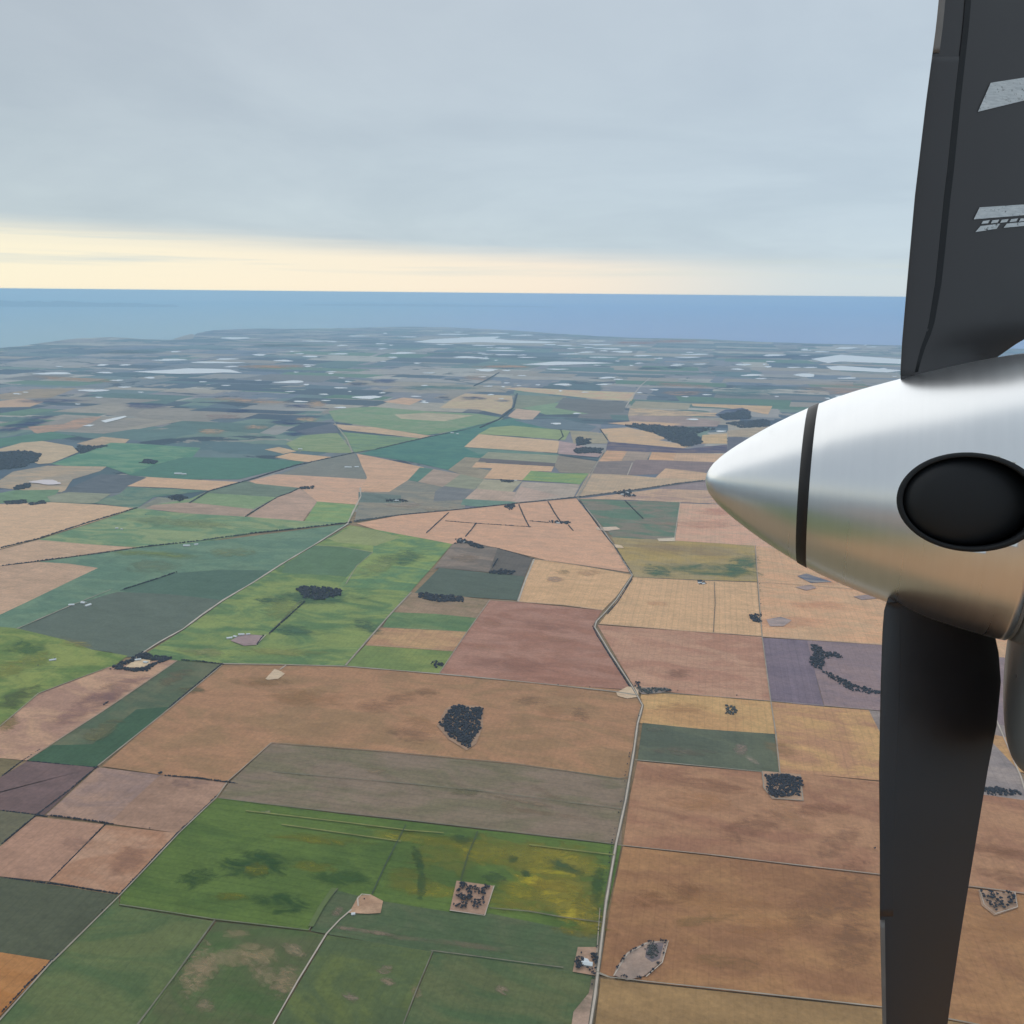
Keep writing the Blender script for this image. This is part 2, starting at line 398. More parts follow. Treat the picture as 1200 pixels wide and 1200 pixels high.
# -- left far
A((168,158,150), [(0,470),(25,467),(52,471),(35,477),(-20,478),(-30,472)])
A((166,147,140), [(32,500),(75,497),(90,491),(120,488),(108,495),(90,503),(70,504),(50,510),(40,507)], (150,142,140))
A((150,150,146), [(0,462),(40,456),(90,455),(60,466),(10,468),(-30,466)])
A((100,136,134), [(0,514),(60,506),(90,512),(48,517),(0,524),(-30,524)])
A((165,158,146), [(-30,530),(0,526),(25,519),(50,517),(85,523),(92,530),(75,537),(60,543),(45,544),(38,541),(48,535),(40,530),(10,529)])
A((166,157,146), [(90,520),(120,512),(152,515),(146,520),(125,524),(105,523)])
A((98,138,130), [(60,544),(92,532),(130,519),(160,520),(235,525),(222,540),(212,555),(150,556),(125,547),(105,550)], (112,146,134))
A((94,130,128), [(150,557),(180,545),(215,536),(300,537),(358,541),(345,546),(280,562),(220,562),(172,559)], None, .3)
A((188,163,145), [(171,559),(220,562),(280,565),(262,570),(245,575),(200,572),(149,570)], None, .3)
A((160,152,140), [(-30,566),(0,563),(15,553),(55,546),(125,547),(118,552),(85,562),(75,577),(40,576),(0,572),(-30,578)], (148,146,140))
A((112,142,122), [(-30,580),(0,578),(15,575),(70,574),(58,588),(0,590),(-30,590)])
A((104,118,132), [(72,577),(95,566),(118,556),(150,557),(172,560),(149,570),(140,577),(100,580)])
A((134,145,135), [(55,582),(80,577),(130,579),(112,590),(60,589)])
A((98,128,128), [(110,590),(140,579),(150,571),(200,573),(245,575),(180,583),(160,596)], (112,135,128))
A((120,130,130), [(222,585),(245,575),(290,564),(235,580),(180,600),(160,596),(185,583)])
A((112,132,128), [(245,576),(288,564),(300,567),(352,572),(325,583),(238,579)])
A((118,144,114), [(222,585),(240,578),(325,583),(297,597),(222,590),(180,592)], (124,148,118))
A((155,144,136), [(180,592),(222,589),(297,597),(287,606),(218,602),(170,596)])
A((156,142,134), [(290,606),(325,583),(352,573),(372,587),(355,611)])
A((112,146,108), [(372,588),(420,592),(408,613),(357,611)], (128,152,108), .8)
A((120,130,134), [(325,557),(365,542),(415,531),(424,545),(430,562),(380,559)], None, .3)
A((192,162,146), [(292,564),(325,556),(380,559),(430,562),(423,592),(372,588),(352,572),(300,567)], (180,152,140))
A((188,164,146), [(322,536),(340,531),(390,536),(365,542),(345,540)])
A((182,164,148), [(310,527),(327,524),(348,529),(332,532)])
A((122,146,126), [(335,520),(352,512),(370,508),(396,508),(415,531),(392,531),(345,528)], (130,150,130))
A((108,122,140), [(345,506),(390,496),(398,507),(360,510)])
A((180,163,150), [(390,497),(440,501),(505,511),(495,514),(440,508),(402,504)])
A((118,148,132), [(385,482),(410,478),(440,477),(500,482),(560,485),(590,490),(580,498),(500,510),(440,501),(392,494)], (128,150,138))
A((154,156,148), [(462,486),(500,484),(555,487),(520,494),(470,491)])
A((120,148,126), [(398,506),(440,510),(492,514),(440,527),(416,531)], (112,140,130))
A((96,134,134), [(440,527),(495,514),(560,498),(600,490),(660,499),(650,503),(592,500),(561,509),(544,524),(570,530),(565,540),(525,551),(480,541),(420,532)], (88,126,132), .5, .1)
A((130,150,128), [(575,501),(600,499),(668,505),(662,516),(600,511),(560,509)])
A((112,132,148), [(600,492),(660,491),(700,500),(690,506),(640,502)])
A((186,166,150), [(561,509),(656,517),(653,531),(544,524)], None, .25)
A((104,132,134), [(544,525),(575,526),(653,532),(660,538),(600,534),(560,532)])
A((192,163,146), [(418,532),(440,536),(497,548),(478,563),(456,578),(422,576),(430,560)], None, .4)
A((94,126,126), [(478,563),(492,548),(508,550),(490,565)])
A((154,146,140), [(490,565),(508,550),(540,556),(520,571)])
A((122,130,132), [(420,577),(456,577),(478,563),(520,571),(560,575),(545,585),(545,597),(470,604),(415,612),(420,592)], (134,136,132), .7)
A((108,126,130), [(420,577),(470,581),(470,590),(421,589)])
A((112,122,132), [(510,576),(522,569),(560,574),(546,586),(508,588)])
A((142,142,134), [(525,551),(545,536),(575,538),(560,549),(577,552),(567,562),(540,556)])
A((136,146,134), [(520,570),(540,556),(567,562),(556,574)])
A((140,150,140), [(572,530),(655,534),(664,540),(652,543),(563,537)])
A((108,114,124), [(563,537),(652,543),(650,547),(560,541)], None, .2)
A((192,166,146), [(558,542),(649,547),(646,553),(622,552),(612,563),(567,561),(577,549),(553,548)], None, .3)
A((116,148,114), [(622,552),(656,555),(690,555),(680,568),(660,566),(612,563)], (128,152,110), .8)
A((142,146,134), [(567,562),(612,564),(600,577),(558,573)])
A((154,145,138), [(548,582),(558,573),(604,577),(600,590),(545,585)])
A((146,144,140), [(612,565),(680,568),(672,584),(640,586),(600,590),(604,577)])
A((154,145,140), [(610,570),(655,581),(620,588),(598,590)])
A((102,130,128), [(543,585),(600,588),(610,590),(560,594),(540,592)])
A((128,130,130), [(654,534),(700,541),(690,555),(656,554),(650,547)])
A((150,150,140), [(668,505),(690,506),(712,509),(712,520),(672,520)], (140,145,140))
A((150,142,148), [(655,517),(672,520),(708,530),(701,536),(654,532)])
# -- middle left
A((186,163,144), [(-40,588),(0,591),(30,590),(60,589),(120,592),(160,596),(110,612),(45,632),(0,644),(-40,654)], None, .4)
A((104,136,110), [(45,633),(100,616),(160,596),(218,602),(290,606),(355,611),(410,613),(300,625),(230,637),(165,642),(100,638)], (124,146,112), .9)
A((166,146,131), [(-40,656),(0,645),(45,633),(100,638),(158,642),(80,653),(0,664),(-40,668)])
A((164,143,128), [(-40,668),(0,664),(45,659),(80,661),(115,666),(55,696),(0,721),(-40,740)])
A((96,126,112), [(-40,742),(0,721),(115,666),(80,661),(45,659),(160,643),(260,633),(410,614),(372,637),(330,662),(262,704),(138,694),(80,712),(20,738),(-40,750)], (106,134,112), .7)
A((88,114,108), [(140,693),(205,672),(260,668),(318,669),(262,704)], None, .3)
A((96,112,110), [(20,738),(80,711),(138,694),(200,697),(262,704),(215,738),(160,769),(150,771),(130,765),(108,762),(75,750)], None, .25, .06)
A((126,142,82), [(-60,735),(0,735),(20,737),(75,750),(108,762),(150,769),(135,780),(80,800),(48,812),(0,852),(-40,890),(-80,900)], (102,126,76), .8)
A((150,124,113), [(-60,895),(-40,885),(0,853),(45,814),(90,797),(130,782),(198,773),(208,775),(120,835),(32,892),(0,889)], (166,138,120), .9, .05)
A((113,110,90), [(-60,950),(-40,940),(0,912),(25,892),(0,889),(-60,892)])
A((86,104,90), [(32,892),(120,835),(208,775),(260,779),(195,833),(112,900)], (100,110,92), .7, .12)
A((72,98,84), [(32,892),(62,874),(108,873),(160,832),(200,829),(155,865),(112,900)], None, .4)
A((112,101,101), [(-60,946),(0,912),(32,893),(112,900),(52,956),(0,950),(-60,944)])
A((100,104,92), [(-60,946),(0,951),(42,956),(0,993),(-60,1010)])
A((134,117,113), [(115,900),(188,909),(152,942),(128,966),(54,956)], (146,124,114))
A((152,126,112), [(188,909),(267,918),(252,935),(208,977),(128,966),(152,942)])
A((157,127,112), [(-60,1020),(0,993),(42,958),(122,967),(57,1034),(0,1028),(-60,1022)], None, .4)
A((152,119,100), [(124,968),(207,977),(140,1048),(58,1034)], (160,130,112))
A((83,93,84), [(-80,1022),(0,1029),(138,1050),(100,1088),(62,1127),(0,1117),(-80,1108)], None, .4)
A((150,106,70), [(-80,1108),(0,1117),(62,1127),(0,1192),(-80,1262)], (156,114,78))
# -- green centre left
A((122,142,88), [(410,616),(440,621),(530,638),(480,695),(430,752),(405,781),(330,779),(260,778),(210,775),(165,770),(215,739),(262,705),(330,663),(372,638)], (98,126,86), .8, .15)
A((94,122,94), [(368,640),(400,641),(437,648),(420,664),(408,676),(330,672),(334,662)], (96,124,98), .6)
A((126,148,92), [(440,621),(530,638),(481,694),(440,690),(397,688),(418,664),(437,648)], (104,134,94), .9)
A((128,142,102), [(412,617),(440,622),(470,630),(440,640),(395,636),(385,632)], None, .5)
# -- centre fields
A((192,158,138), [(418,614),(470,604),(545,597),(610,590),(675,584),(708,626),(742,672),(690,664),(640,657),(580,642),(545,635),(530,638),(440,621)], (182,148,132), .7, .05)
A((112,113,115), [(530,638),(545,636),(583,643),(573,671),(515,666),(508,668)], (128,124,118), .8)
A((102,106,110), [(583,643),(624,655),(615,676),(573,671)])
A((90,106,106), [(515,666),(573,672),(615,676),(606,704),(545,700),(485,696)], None, .25, .06)
A((140,127,112), [(482,695),(545,700),(574,704),(560,725),(510,722),(459,718)], (126,120,104))
A((106,130,88), [(459,718),(510,720),(560,725),(547,741),(448,736)], (92,122,86), .7)
A((166,140,112), [(444,736),(547,741),(531,764),(428,757)], (158,130,108))
A((106,128,82), [(428,757),(531,764),(515,790),(405,781)], (118,136,84), .8)
A((152,122,112), [(574,704),(607,706),(706,716),(695,733),(712,765),(740,809),(650,803),(600,799),(515,790),(545,745)], (144,113,103), .8, .05)
A((192,162,132), [(625,656),(640,657),(690,665),(741,674),(722,700),(706,716),(660,710),(607,706)], (182,150,122), .6)
A((96,124,114), [(678,585),(735,587),(797,589),(791,634),(750,633),(720,632),(700,610)], (118,124,120), .8, .06)
A((194,160,144), [(797,590),(880,593),(960,650),(884,640),(791,634)], (184,152,138), .9)
A((142,136,112), [(716,630),(750,632),(791,634),(884,640),(887,682),(820,680),(743,677)], (150,140,104), .8)
A((196,165,134), [(742,677),(820,681),(887,683),(893,746),(800,740),(702,732),(716,714),(730,694)], (188,154,126), .6, .3)
A((196,160,132), [(884,640),(960,650),(1260,680),(1260,780),(1040,757),(893,747),(888,683)], (184,150,126), .9)
A((164,134,118), [(700,733),(800,740),(893,747),(903,822),(820,816),(744,807),(716,760)], (156,124,110), .8, .15)
A((116,112,122), [(893,748),(946,751),(966,830),(903,822)], (108,106,118), .5, .5)
A((132,122,124), [(946,751),(1040,757),(1260,780),(1260,860),(1035,834),(966,828)], (122,116,122), .6)
A((173,145,108), [(752,812),(820,816),(903,823),(908,861),(820,855),(745,848)], (166,134,102), .6)
A((172,142,106), [(903,823),(966,829),(1020,833),(1045,885),(1045,917),(945,908),(912,907)], (162,130,104), .9)
A((132,128,126), [(1018,833),(1260,860),(1260,900),(1045,885)], None)
A((174,142,104), [(1045,885),(1100,850),(1260,880),(1260,915),(1190,905),(1045,917)], (160,130,100))
A((138,134,132), [(1090,878),(1160,868),(1195,905),(1210,940),(1150,932),(1060,918)], (128,126,126))
A((86,99,94), [(753,848),(820,855),(908,861),(913,908),(820,899),(747,892)], (94,106,96), .7, .1)
# -- near
A((154,122,100), [(258,780),(330,781),(405,782),(515,791),(600,799),(740,810),(752,820),(746,850),(742,880),(736,914),(600,896),(450,882),(318,872),(266,918),(190,909),(120,899),(195,833)], (144,118,96), .9, .1)
A((122,114,102), [(318,872),(450,882),(600,896),(736,914),(730,955),(728,991),(560,972),(400,954),(256,937),(268,919)], (112,110,94), .8, -.25)
A((88,112,70), [(255,936),(400,955),(560,973),(728,992),(718,1040),(705,1098),(650,1090),(575,1072),(528,1070),(440,1056),(388,1043),(362,1092),(250,1079),(140,1062),(142,1049),(209,977)], (80,104,68), .8, -.35)
A((80,102,78), [(140,1063),(252,1081),(206,1145),(150,1230),(-36,1232),(0,1196),(62,1128),(139,1050)], (92,108,80), .8, .15)
A((86,98,78), [(254,1081),(362,1093),(382,1097),(330,1185),(290,1260),(130,1260),(206,1145)], (78,100,74), .8, .2)
A((78,98,80), [(388,1043),(440,1056),(528,1070),(575,1072),(705,1098),(697,1145),(508,1117),(440,1106),(384,1096),(364,1092)], (88,102,84), .8, -.2)
A((80,98,78), [(384,1097),(440,1106),(507,1117),(450,1260),(292,1260),(332,1185)], (90,106,76), .8, .12)
A((76,98,78), [(508,1117),(600,1130),(697,1144),(688,1215),(680,1280),(440,1280)], (88,102,80), .8, .12)
A((154,122,100), [(747,893),(895,906),(945,908),(1040,918),(1150,932),(1270,948),(1270,1058),(1035,1027),(930,1015),(830,1003),(730,992),(738,935)], (144,112,94), .95, .12)
A((150,117,88), [(730,993),(830,1004),(1035,1028),(1270,1060),(1270,1225),(1040,1183),(755,1152),(702,1143),(716,1060)], (140,108,84), .95, .15)
A((143,119,88), [(704,1148),(755,1154),(1040,1184),(1270,1227),(1270,1320),(684,1320)], (134,112,84), .8, .1)

# ------------------------------------------------------------------ stains, hollows and poor patches on the fields
def patch(c, cx, cy, rx, ry, rot=0, amt=0.75):
    if c[0] > c[1] + 10 and cy > 560: amt *= .55; rx *= 1.25; ry *= 1.25
    wc = G(cx, cy); dist = math.sqrt(wc[0] ** 2 + wc[1] ** 2 + ALT ** 2); z = nz()
    vs = [(*wc, z)]; al = [1.0]; fs = []; n = 20; c_, s_ = math.cos(R_(rot)), math.sin(R_(rot))
    for ringi, (rr, av) in enumerate(((0.6, 0.75), (1.7, -0.9))):
        for i in range(n):
            a = i / n * 2 * math.pi; x, y = rx * rr * math.cos(a), ry * rr * math.sin(a)
            vs.append((*G(cx + x * c_ - y * s_, cy + x * s_ + y * c_), z)); al.append(av)
    for i in range(n):
        j = (i + 1) % n; fs.append((0, 1 + i, 1 + j)); fs.append((1 + i, 1 + n + i, 1 + n + j, 1 + j))
    o = mesh_obj('soil_patch', vs, fs, m_patch); me = o.data
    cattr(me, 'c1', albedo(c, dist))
    at = me.color_attributes.new('al', 'FLOAT_COLOR', 'POINT'); sd_ = random.uniform(0, 50)
    at.data.foreach_set('color', np.array([[a, sd_, amt, 1] for a in al], dtype=np.float32).ravel())
    size = math.dist(G(cx - rx, cy), G(cx + rx, cy)); cattr(me, 'sz', (2.6 / max(size, 60), 0, 0))
    return tag(o, kind='structure')
PT = [
 ((154,150,66),650,1012,66,22,7,1.0),((156,150,64),640,1046,64,20,7,1.0),((156,148,66),670,1070,34,16,30,1.0),((136,136,66),560,1000,40,16,7,.9),((132,134,66),500,985,60,8,7,.8),((128,132,66),510,1045,40,10,5,.8),((128,128,70),640,1010,70,26,7,.8),((126,126,70),660,1050,60,26,7,.85),((124,122,66),690,1075,30,22,60,.8),((122,126,70),590,1000,50,22,7,.7),((118,124,68),520,1005,50,26,7,.55),((120,126,68),600,1055,60,20,6,.7),((116,122,68),480,1035,40,18,5,.5),((124,122,66),675,1093,30,8,8,.8),
 ((132,126,66),650,1040,40,8,8,.7),((132,128,68),620,1065,40,7,8,.6),((114,124,66),530,985,60,6,7,.5),((112,122,66),400,985,80,5,7,.5),((110,120,64),470,975,60,3,7,.5),
 ((82,118,98),830,668,62,9,3),((84,118,100),868,662,24,13,-12),((84,116,98),770,670,22,9,10),((150,134,116),790,645,80,9,3),
 ((154,142,116),232,1140,17,32,20,.95),((152,140,114),262,1128,40,11,-8,.9),((152,140,112),300,1118,28,12,12,.95),((150,138,114),308,1142,20,13,50,.9),((140,130,106),335,1150,16,24,20,.7),((132,126,104),240,1180,14,10,0,.7),((150,138,112),278,1096,16,5,0),((140,132,110),345,1115,18,8,20),
 ((128,122,106),452,1138,12,7,-15),((140,130,112),455,1152,10,5,20),((150,132,112),488,1164,6,9,-30),((134,126,110),589,1162,10,6,20),((128,122,108),412,1170,12,6,20),
 ((134,122,108),530,1107,62,4,7),((128,120,106),430,1093,50,3,8),((124,118,104),395,1070,10,6,-40),
 ((68,94,72),490,1010,7,22,-14),((70,96,74),494,1040,7,18,4),((68,94,76),541,985,14,6,10),((70,96,76),600,1008,9,5,0),((66,92,76),616,1026,8,6,20),((72,98,78),665,1018,30,8,18),((70,96,72),700,1040,9,30,8),((74,98,76),580,1030,18,8,10),
 ((62,90,70),300,1015,50,18,0),((64,92,70),330,1060,40,14,5),((66,92,68),232,1030,30,14,-20),((70,98,70),400,1030,40,10,5),((108,118,64),300,1020,18,10,0),((112,120,64),360,985,60,5,6),((110,118,62),270,1052,24,6,0),((108,118,64),370,1018,30,8,5),
 ((128,136,112),312,953,8,3,0),((130,120,104),610,940,50,2.5,10),((134,122,106),640,930,22,3,25),((134,122,104),595,945,12,8,60),((132,118,100),650,956,50,3,8),((112,112,92),545,930,20,6,0),((134,124,106),440,905,14,4,0),
 ((134,112,94),470,820,22,7,-10),((128,108,92),500,812,14,6,0),((158,128,100),495,850,22,8,20),((128,108,92),478,862,26,9,10),((132,112,94),620,822,18,5,0),((162,132,106),655,838,22,7,10),((130,110,94),680,838,10,7,30),((166,136,112),668,812,18,6,0),((140,114,96),440,830,20,8,0),((148,120,92),360,820,40,10,0),((134,114,88),310,800,40,5,0),
 ((132,102,86),820,920,60,8,10),((130,102,88),880,970,40,16,-20),((160,130,104),930,960,30,10,30),((130,104,90),980,990,30,14,-30),((134,104,88),960,950,30,8,0),((160,126,96),820,940,40,14,10),
 ((130,100,78),780,1050,40,14,-10),((158,124,92),850,1060,50,14,10),((132,104,86),960,1060,40,24,-30),((128,102,84),1000,1110,26,30,0),((136,116,84),820,1080,40,6,-8),((134,112,82),850,1130,50,8,5),((158,122,90),900,1090,40,14,0),((132,104,86),1000,1050,18,40,0),((128,100,82),1170,1000,50,8,10),((160,126,96),1180,1090,40,18,0),((128,102,86),1180,1030,40,8,15),
 ((136,128,120),868,880,9,9,20),((150,144,132),882,892,12,3,30),((110,112,104),800,882,50,6,3),((106,114,104),768,856,12,4,0),
 ((150,118,106),890,805,0.1,0.1,0),((146,124,96),915,880,18,8,20),((152,126,98),800,830,30,7,0),
 ((120,98,90),795,790,16,5,0),((150,120,110),640,735,30,6,10),((160,130,116),575,732,14,5,0),((164,134,118),565,760,14,4,0),((162,132,116),650,750,30,3,5),((146,116,106),600,780,50,8,5),
 ((84,114,92),372,702,60,9,0),((84,112,92),318,705,22,6,0),((86,116,92),345,740,30,7,5),((84,112,94),430,735,22,9,20),((88,118,96),470,655,32,10,-8),((130,142,90),335,765,60,5,3),((130,140,96),240,765,40,6,5),((128,146,98),440,665,30,10,-20),((124,142,90),330,715,26,12,-20),
 ((118,138,94),180,650,60,5,3),((112,134,110),180,665,40,9,0),((124,140,104),270,648,34,6,0),((120,142,112),200,612,50,7,3),((130,148,112),235,615,40,6,0),
 ((130,108,110),100,832,46,10,-28),((128,108,110),140,808,44,10,-20),((146,126,112),128,806,10,5,0),((112,112,96),205,795,26,8,-20),((110,116,88),120,858,30,10,-28),((110,110,90),225,810,20,5,0),
 ((86,116,78),30,760,30,10,0),((128,140,80),40,775,30,10,-10),((130,138,78),5,785,30,12,0),((128,120,88),10,850,16,10,-30),((92,108,76),20,820,36,12,-20),((136,138,88),90,755,22,5,10),
 ((138,112,100),150,1010,24,14,-30),((146,122,112),90,990,20,8,0),((120,104,104),220,920,24,6,0),((118,112,88),20,1090,0.1,0.1,0),
 ((172,140,130),820,615,40,6,0),((170,138,130),850,600,30,5,0),((176,144,124),960,710,40,5,5),((180,148,128),930,730,40,6,0),((172,140,122),980,680,30,5,0),((176,146,122),770,708,12,3,0),
 ((150,140,128),650,680,12,4,0),((160,140,120),690,672,14,4,0),((140,134,112),660,671,10,3,0),((132,126,116),545,655,20,5,0),
 ((146,130,120),440,815,0.1,0.1,0),((148,122,108),170,785,0.1,0.1,0),
 ((128,148,112),400,600,0.1,0.1,0),((150,146,140),475,592,26,4,0),((148,146,138),510,597,22,2.5,0),
 ((160,148,138),320,430,60,2.5,0),((160,150,140),90,445,60,3,3),((86,108,150),330,405,50,2,0),((84,106,146),170,476,30,4,0),((82,104,140),30,497,44,7,-14),((92,112,150),150,413,50,3,0),
 ((92,116,150),450,447,18,3,0),((88,108,145),60,470,50,3,0),((170,156,146),290,470,60,4,3),((172,156,146),370,474,16,5,0),((176,160,148),360,492,16,3,0),((168,156,146),300,501,18,3,0),((168,156,144),248,506,18,4,0),
 ((80,98,138),335,495,26,4,3),((86,104,142),348,476,20,3,0),((86,104,140),280,482,20,2.5,0),((150,146,150),260,489,26,4,0),((84,104,142),420,450,14,3,0),((80,100,138),345,509,16,3,0),((166,154,146),590,430,50,2,0),
 ((160,150,150),800,452,40,3,3),((158,150,148),800,461,30,3,0),((108,138,150),870,460,50,6,0),((160,152,148),985,456,60,7,0),((84,104,148),760,432,24,2,0),((84,106,150),790,431,14,2,0),((100,124,160),900,418,120,4,0),((120,140,160),620,420,150,3,3),
 ((160,150,146),745,402,30,2,0),((158,152,150),790,400,40,2,0),((106,140,150),520,455,60,4,0),((160,152,148),560,443,22,4,0),((88,112,150),590,470,12,1.5,0),((84,104,140),555,467,20,2.5,0),((84,104,140),520,466,8,1.5,0),
]
for p in PT:
    if p[3] > 1: patch(*p)

def field_w(c, x0, x1, y0, y1, c2=None):
    z = nz(); pts = [(x, y) for x, y in ((x0, y0), (x1, y0), (x1, y1), (x0, y1))]
    pts = [(x * math.cos(AZ) + y * math.sin(AZ), -x * math.sin(AZ) + y * math.cos(AZ)) for x, y in pts]
    o = mesh_obj('field', [(x, y, z) for x, y in pts], [(0, 1, 2, 3)], m_field); me = o.data
    a1 = albedo(c, 1500); cattr(me, 'c1', a1); cattr(me, 'c2', albedo(c2 or c, 1500)); cattr(me, 'pr', (.8, .15, random.uniform(0, 90))); tag(o, kind='structure')
for c, x0, x1, y0, y1 in [((154,120,90),150,1500,-300,900),((150,116,84),1500,3600,-400,1000),((112,108,88),-900,150,-300,900),((130,116,94),-2600,-900,-400,1000),((160,128,98),-1200,700,-1500,-300),((146,112,84),700,2600,-1700,-400),
    ((96,112,84),-3400,-1200,-2200,-400),((168,140,108),-1400,600,-3300,-1500),((150,118,90),600,3000,-3600,-1700),((164,134,102),2600,5200,-1700,-400),((100,112,88),-600,1800,-5600,-3600),((160,128,104),-4200,-600,-6000,-3300)]:
    field_w(c, x0, x1, y0, y1)

# pale washed soil around groves, yards and scalds
def ground(c, pts, name='bare_ground'):
    o = field(c, pts, None, .5, 0.0, name=name); return o
A((150,128,112), [(533,827),(566,829),(566,853),(558,873),(547,881),(526,868),(512,852),(522,832)], None, .4, 0, 'bare_ground')
A((150,126,112), [(535,1034),(578,1040),(569,1074),(527,1069)], None, .6, 0, 'bare_ground')
A((150,128,112), [(893,905),(938,909),(942,940),(905,938),(895,926)], None, .6, 0, 'bare_ground')
A((150,128,112), [(1146,1045),(1190,1048),(1192,1066),(1165,1075),(1150,1063)], None, .6, 0, 'bare_ground')
A((152,134,124), [(719,1145),(722,1136),(735,1118),(755,1107),(762,1105),(782,1105),(776,1128),(755,1146),(735,1151)], (136,126,118), .9, 0, 'bare_ground')
A((120,114,116), [(757,1114),(764,1107),(778,1107),(773,1126),(764,1130),(756,1124)], (100,100,104), .9, 0, 'bare_ground')
A((158,132,116), [(677,1112),(702,1112),(700,1146),(671,1141)], (140,124,110), .8, 0, 'bare_ground')
A((150,124,106), [(409,1072),(420,1052),(434,1050),(449,1058),(446,1072),(432,1073)], (166,140,120), .8, 0, 'bare_ground')
A((205,186,160), [(147,783),(160,773),(176,775),(176,779),(166,784)], None, .3, 0, 'bare_ground')
A((140,130,132), [(270,752),(285,744),(308,746),(300,757),(286,758)], None, .4, 0, 'bare_ground')
A((200,182,160), [(311,797),(322,785),(329,788),(334,791),(326,797),(314,798)], None, .3, 0, 'bare_ground')
A((190,172,150), [(722,813),(735,806),(748,806),(748,818),(735,820),(724,817)], (170,150,132), .9, 0, 'bare_ground')
A((150,142,140), [(898,727),(915,724),(928,728),(918,735),(902,735)], (132,130,132), .9, 0, 'bare_ground')
A((134,136,140), [(934,676),(945,673),(960,678),(975,683),(950,684)], (110,118,134), .9, 0, 'bare_ground')
A((150,140,138), [(932,689),(950,686),(957,690),(945,693)], None, .7, 0, 'bare_ground')
A((142,134,134), [(1000,700),(1015,698),(1030,702),(1010,704)], None, .7, 0, 'bare_ground')
A((178,168,156), [(698,619),(722,618),(727,621),(712,623),(700,622)], None, .3, 0, 'bare_ground')
A((198,182,160), [(716,638),(728,640),(731,643),(720,643)], None, .3, 0, 'bare_ground')
A((190,184,170), [(770,632),(791,631),(791,635),(772,635)], None, .3, 0, 'bare_ground')
A((112,112,112), [(744,807),(780,807),(788,810),(770,814),(752,815)], (132,126,118), .9, 0, 'bare_ground')
A((156,136,124), [(668,1215),(672,1188),(690,1166),(693,1150),(698,1150),(694,1175),(690,1215)], (120,112,100), .9, 0, 'bare_ground')

# ------------------------------------------------------------------ roads and tracks
def line(pts, step=None):
    w_ = [G(*p) for p in pts]; out = []
    for a, b_ in zip(w_[:-1], w_[1:]):
        k_ = max(1, min(30, int(math.dist(a, b_) / 60)))
        for j in range(k_): out.append((a[0] + (b_[0] - a[0]) * j / k_, a[1] + (b_[1] - a[1]) * j / k_))
    out.append(w_[-1]); return out
def road(name, pts, width, m, wob=0.15):
    width *= 0.8 if name == 'farm_track' else 1
    l = line(pts); rr = [1 + random.uniform(-wob, wob) for _ in l]
    ribbon(name, l, width, nz(), m, wfun=lambda i, n: rr[i])
MAIN = [(680,1300),(690,1215),(697,1170),(703,1120),(710,1060),(722,990),(733,940),(743,880),(747,850),(753,828),(741,806),(715,766),(697,736),(699,729),(708,720),(722,704),(741,675),(720,641),(700,612),(677,584)]
road('road_verge', MAIN, 10, m_verge, .3)
road('dirt_road', MAIN, 5, m_road)
road('dirt_road', [(677,584),(686,569),(700,543),(705,534),(708,528)], 10, m_track)
road('dirt_road', [(733,478),(740,466),(752,451),(762,443)], 16, m_road)
road('dirt_road', [(158,772),(186,754),(215,738),(236,722),(262,704),(296,684),(330,662),(372,637),(407,615),(414,600),(423,582),(422,572)], 10, m_road, .4)
road('dirt_road', [(413,531),(406,514),(392,496)], 14, m_track)
road('dirt_road', [(258,779),(330,780),(405,782),(515,791),(600,799),(650,804),(722,812),(747,816)], 8, m_track, .4)
road('dirt_road', [(405,781),(430,752),(460,718),(482,695)], 8, m_track)
road('farm_track', [(515,790),(545,745),(574,704)], 5, m_track)
road('farm_track', [(607,706),(616,680),(626,656)], 12, m_road)
road('farm_track', [(626,656),(690,665),(741,674)], 5, m_track)
road('farm_track', [(574,704),(607,706),(660,710),(706,716)], 5, m_track)
road('farm_track', [(724,992),(830,1003),(930,1015),(1035,1027),(1270,1058)], 4, m_track, .3)
road('farm_track', [(702,1143),(712,1147),(755,1152),(860,1163),(1040,1183),(1270,1226)], 4, m_track, .3)
road('farm_track', [(280,1280),(320,1203),(350,1150),(383,1096),(398,1080),(412,1068)], 5, m_road, .3)
road('farm_track', [(140,1062),(200,1071),(250,1079),(362,1092),(380,1062),(396,1043)], 3.5, m_trackg)
road('farm_track', [(252,1080),(206,1144),(160,1205),(110,1280)], 5, m_trackg, .3)
road('farm_track', [(505,1116),(560,1123),(620,1131),(660,1136)], 3.5, m_trackg)
road('farm_track', [(507,1117),(487,1165),(462,1230)], 3, m_trackg)
road('farm_track', [(574,1066),(620,1070),(660,1077),(706,1083)], 4, m_trackg, .4)
road('farm_track', [(256,937),(400,954),(560,972),(720,991)], 3.5, m_trackg)
road('farm_track', [(318,872),(450,882),(600,896),(726,914),(736,912)], 4, m_trackg)
road('farm_track', [(318,872),(290,897),(266,918)], 4, m_track)
road('farm_track', [(320,906),(480,920),(560,928),(730,950)], 3, m_trackg, .4)
road('farm_track', [(885,640),(888,683),(893,747),(903,822),(909,861),(914,908)], 5, m_track)
road('farm_track', [(744,892),(820,899),(893,906),(895,925),(905,937),(941,940),(937,910)], 4.5, m_track)
road('farm_track', [(743,677),(820,681),(888,683)], 4, m_track)
road('farm_track', [(702,732),(800,740),(893,747),(1040,757)], 4, m_track)
road('farm_track', [(752,812),(820,816),(903,823),(1022,833)], 4, m_track)
road('farm_track', [(837,683),(838,708),(836,742)], 4, m_verge)
road('farm_track', [(888,683),(960,688),(1100,700)], 4, m_verge)
road('farm_track', [(428,757),(480,760),(531,764)], 3, m_track)
road('farm_track', [(444,736),(500,738),(547,742)], 3, m_track)
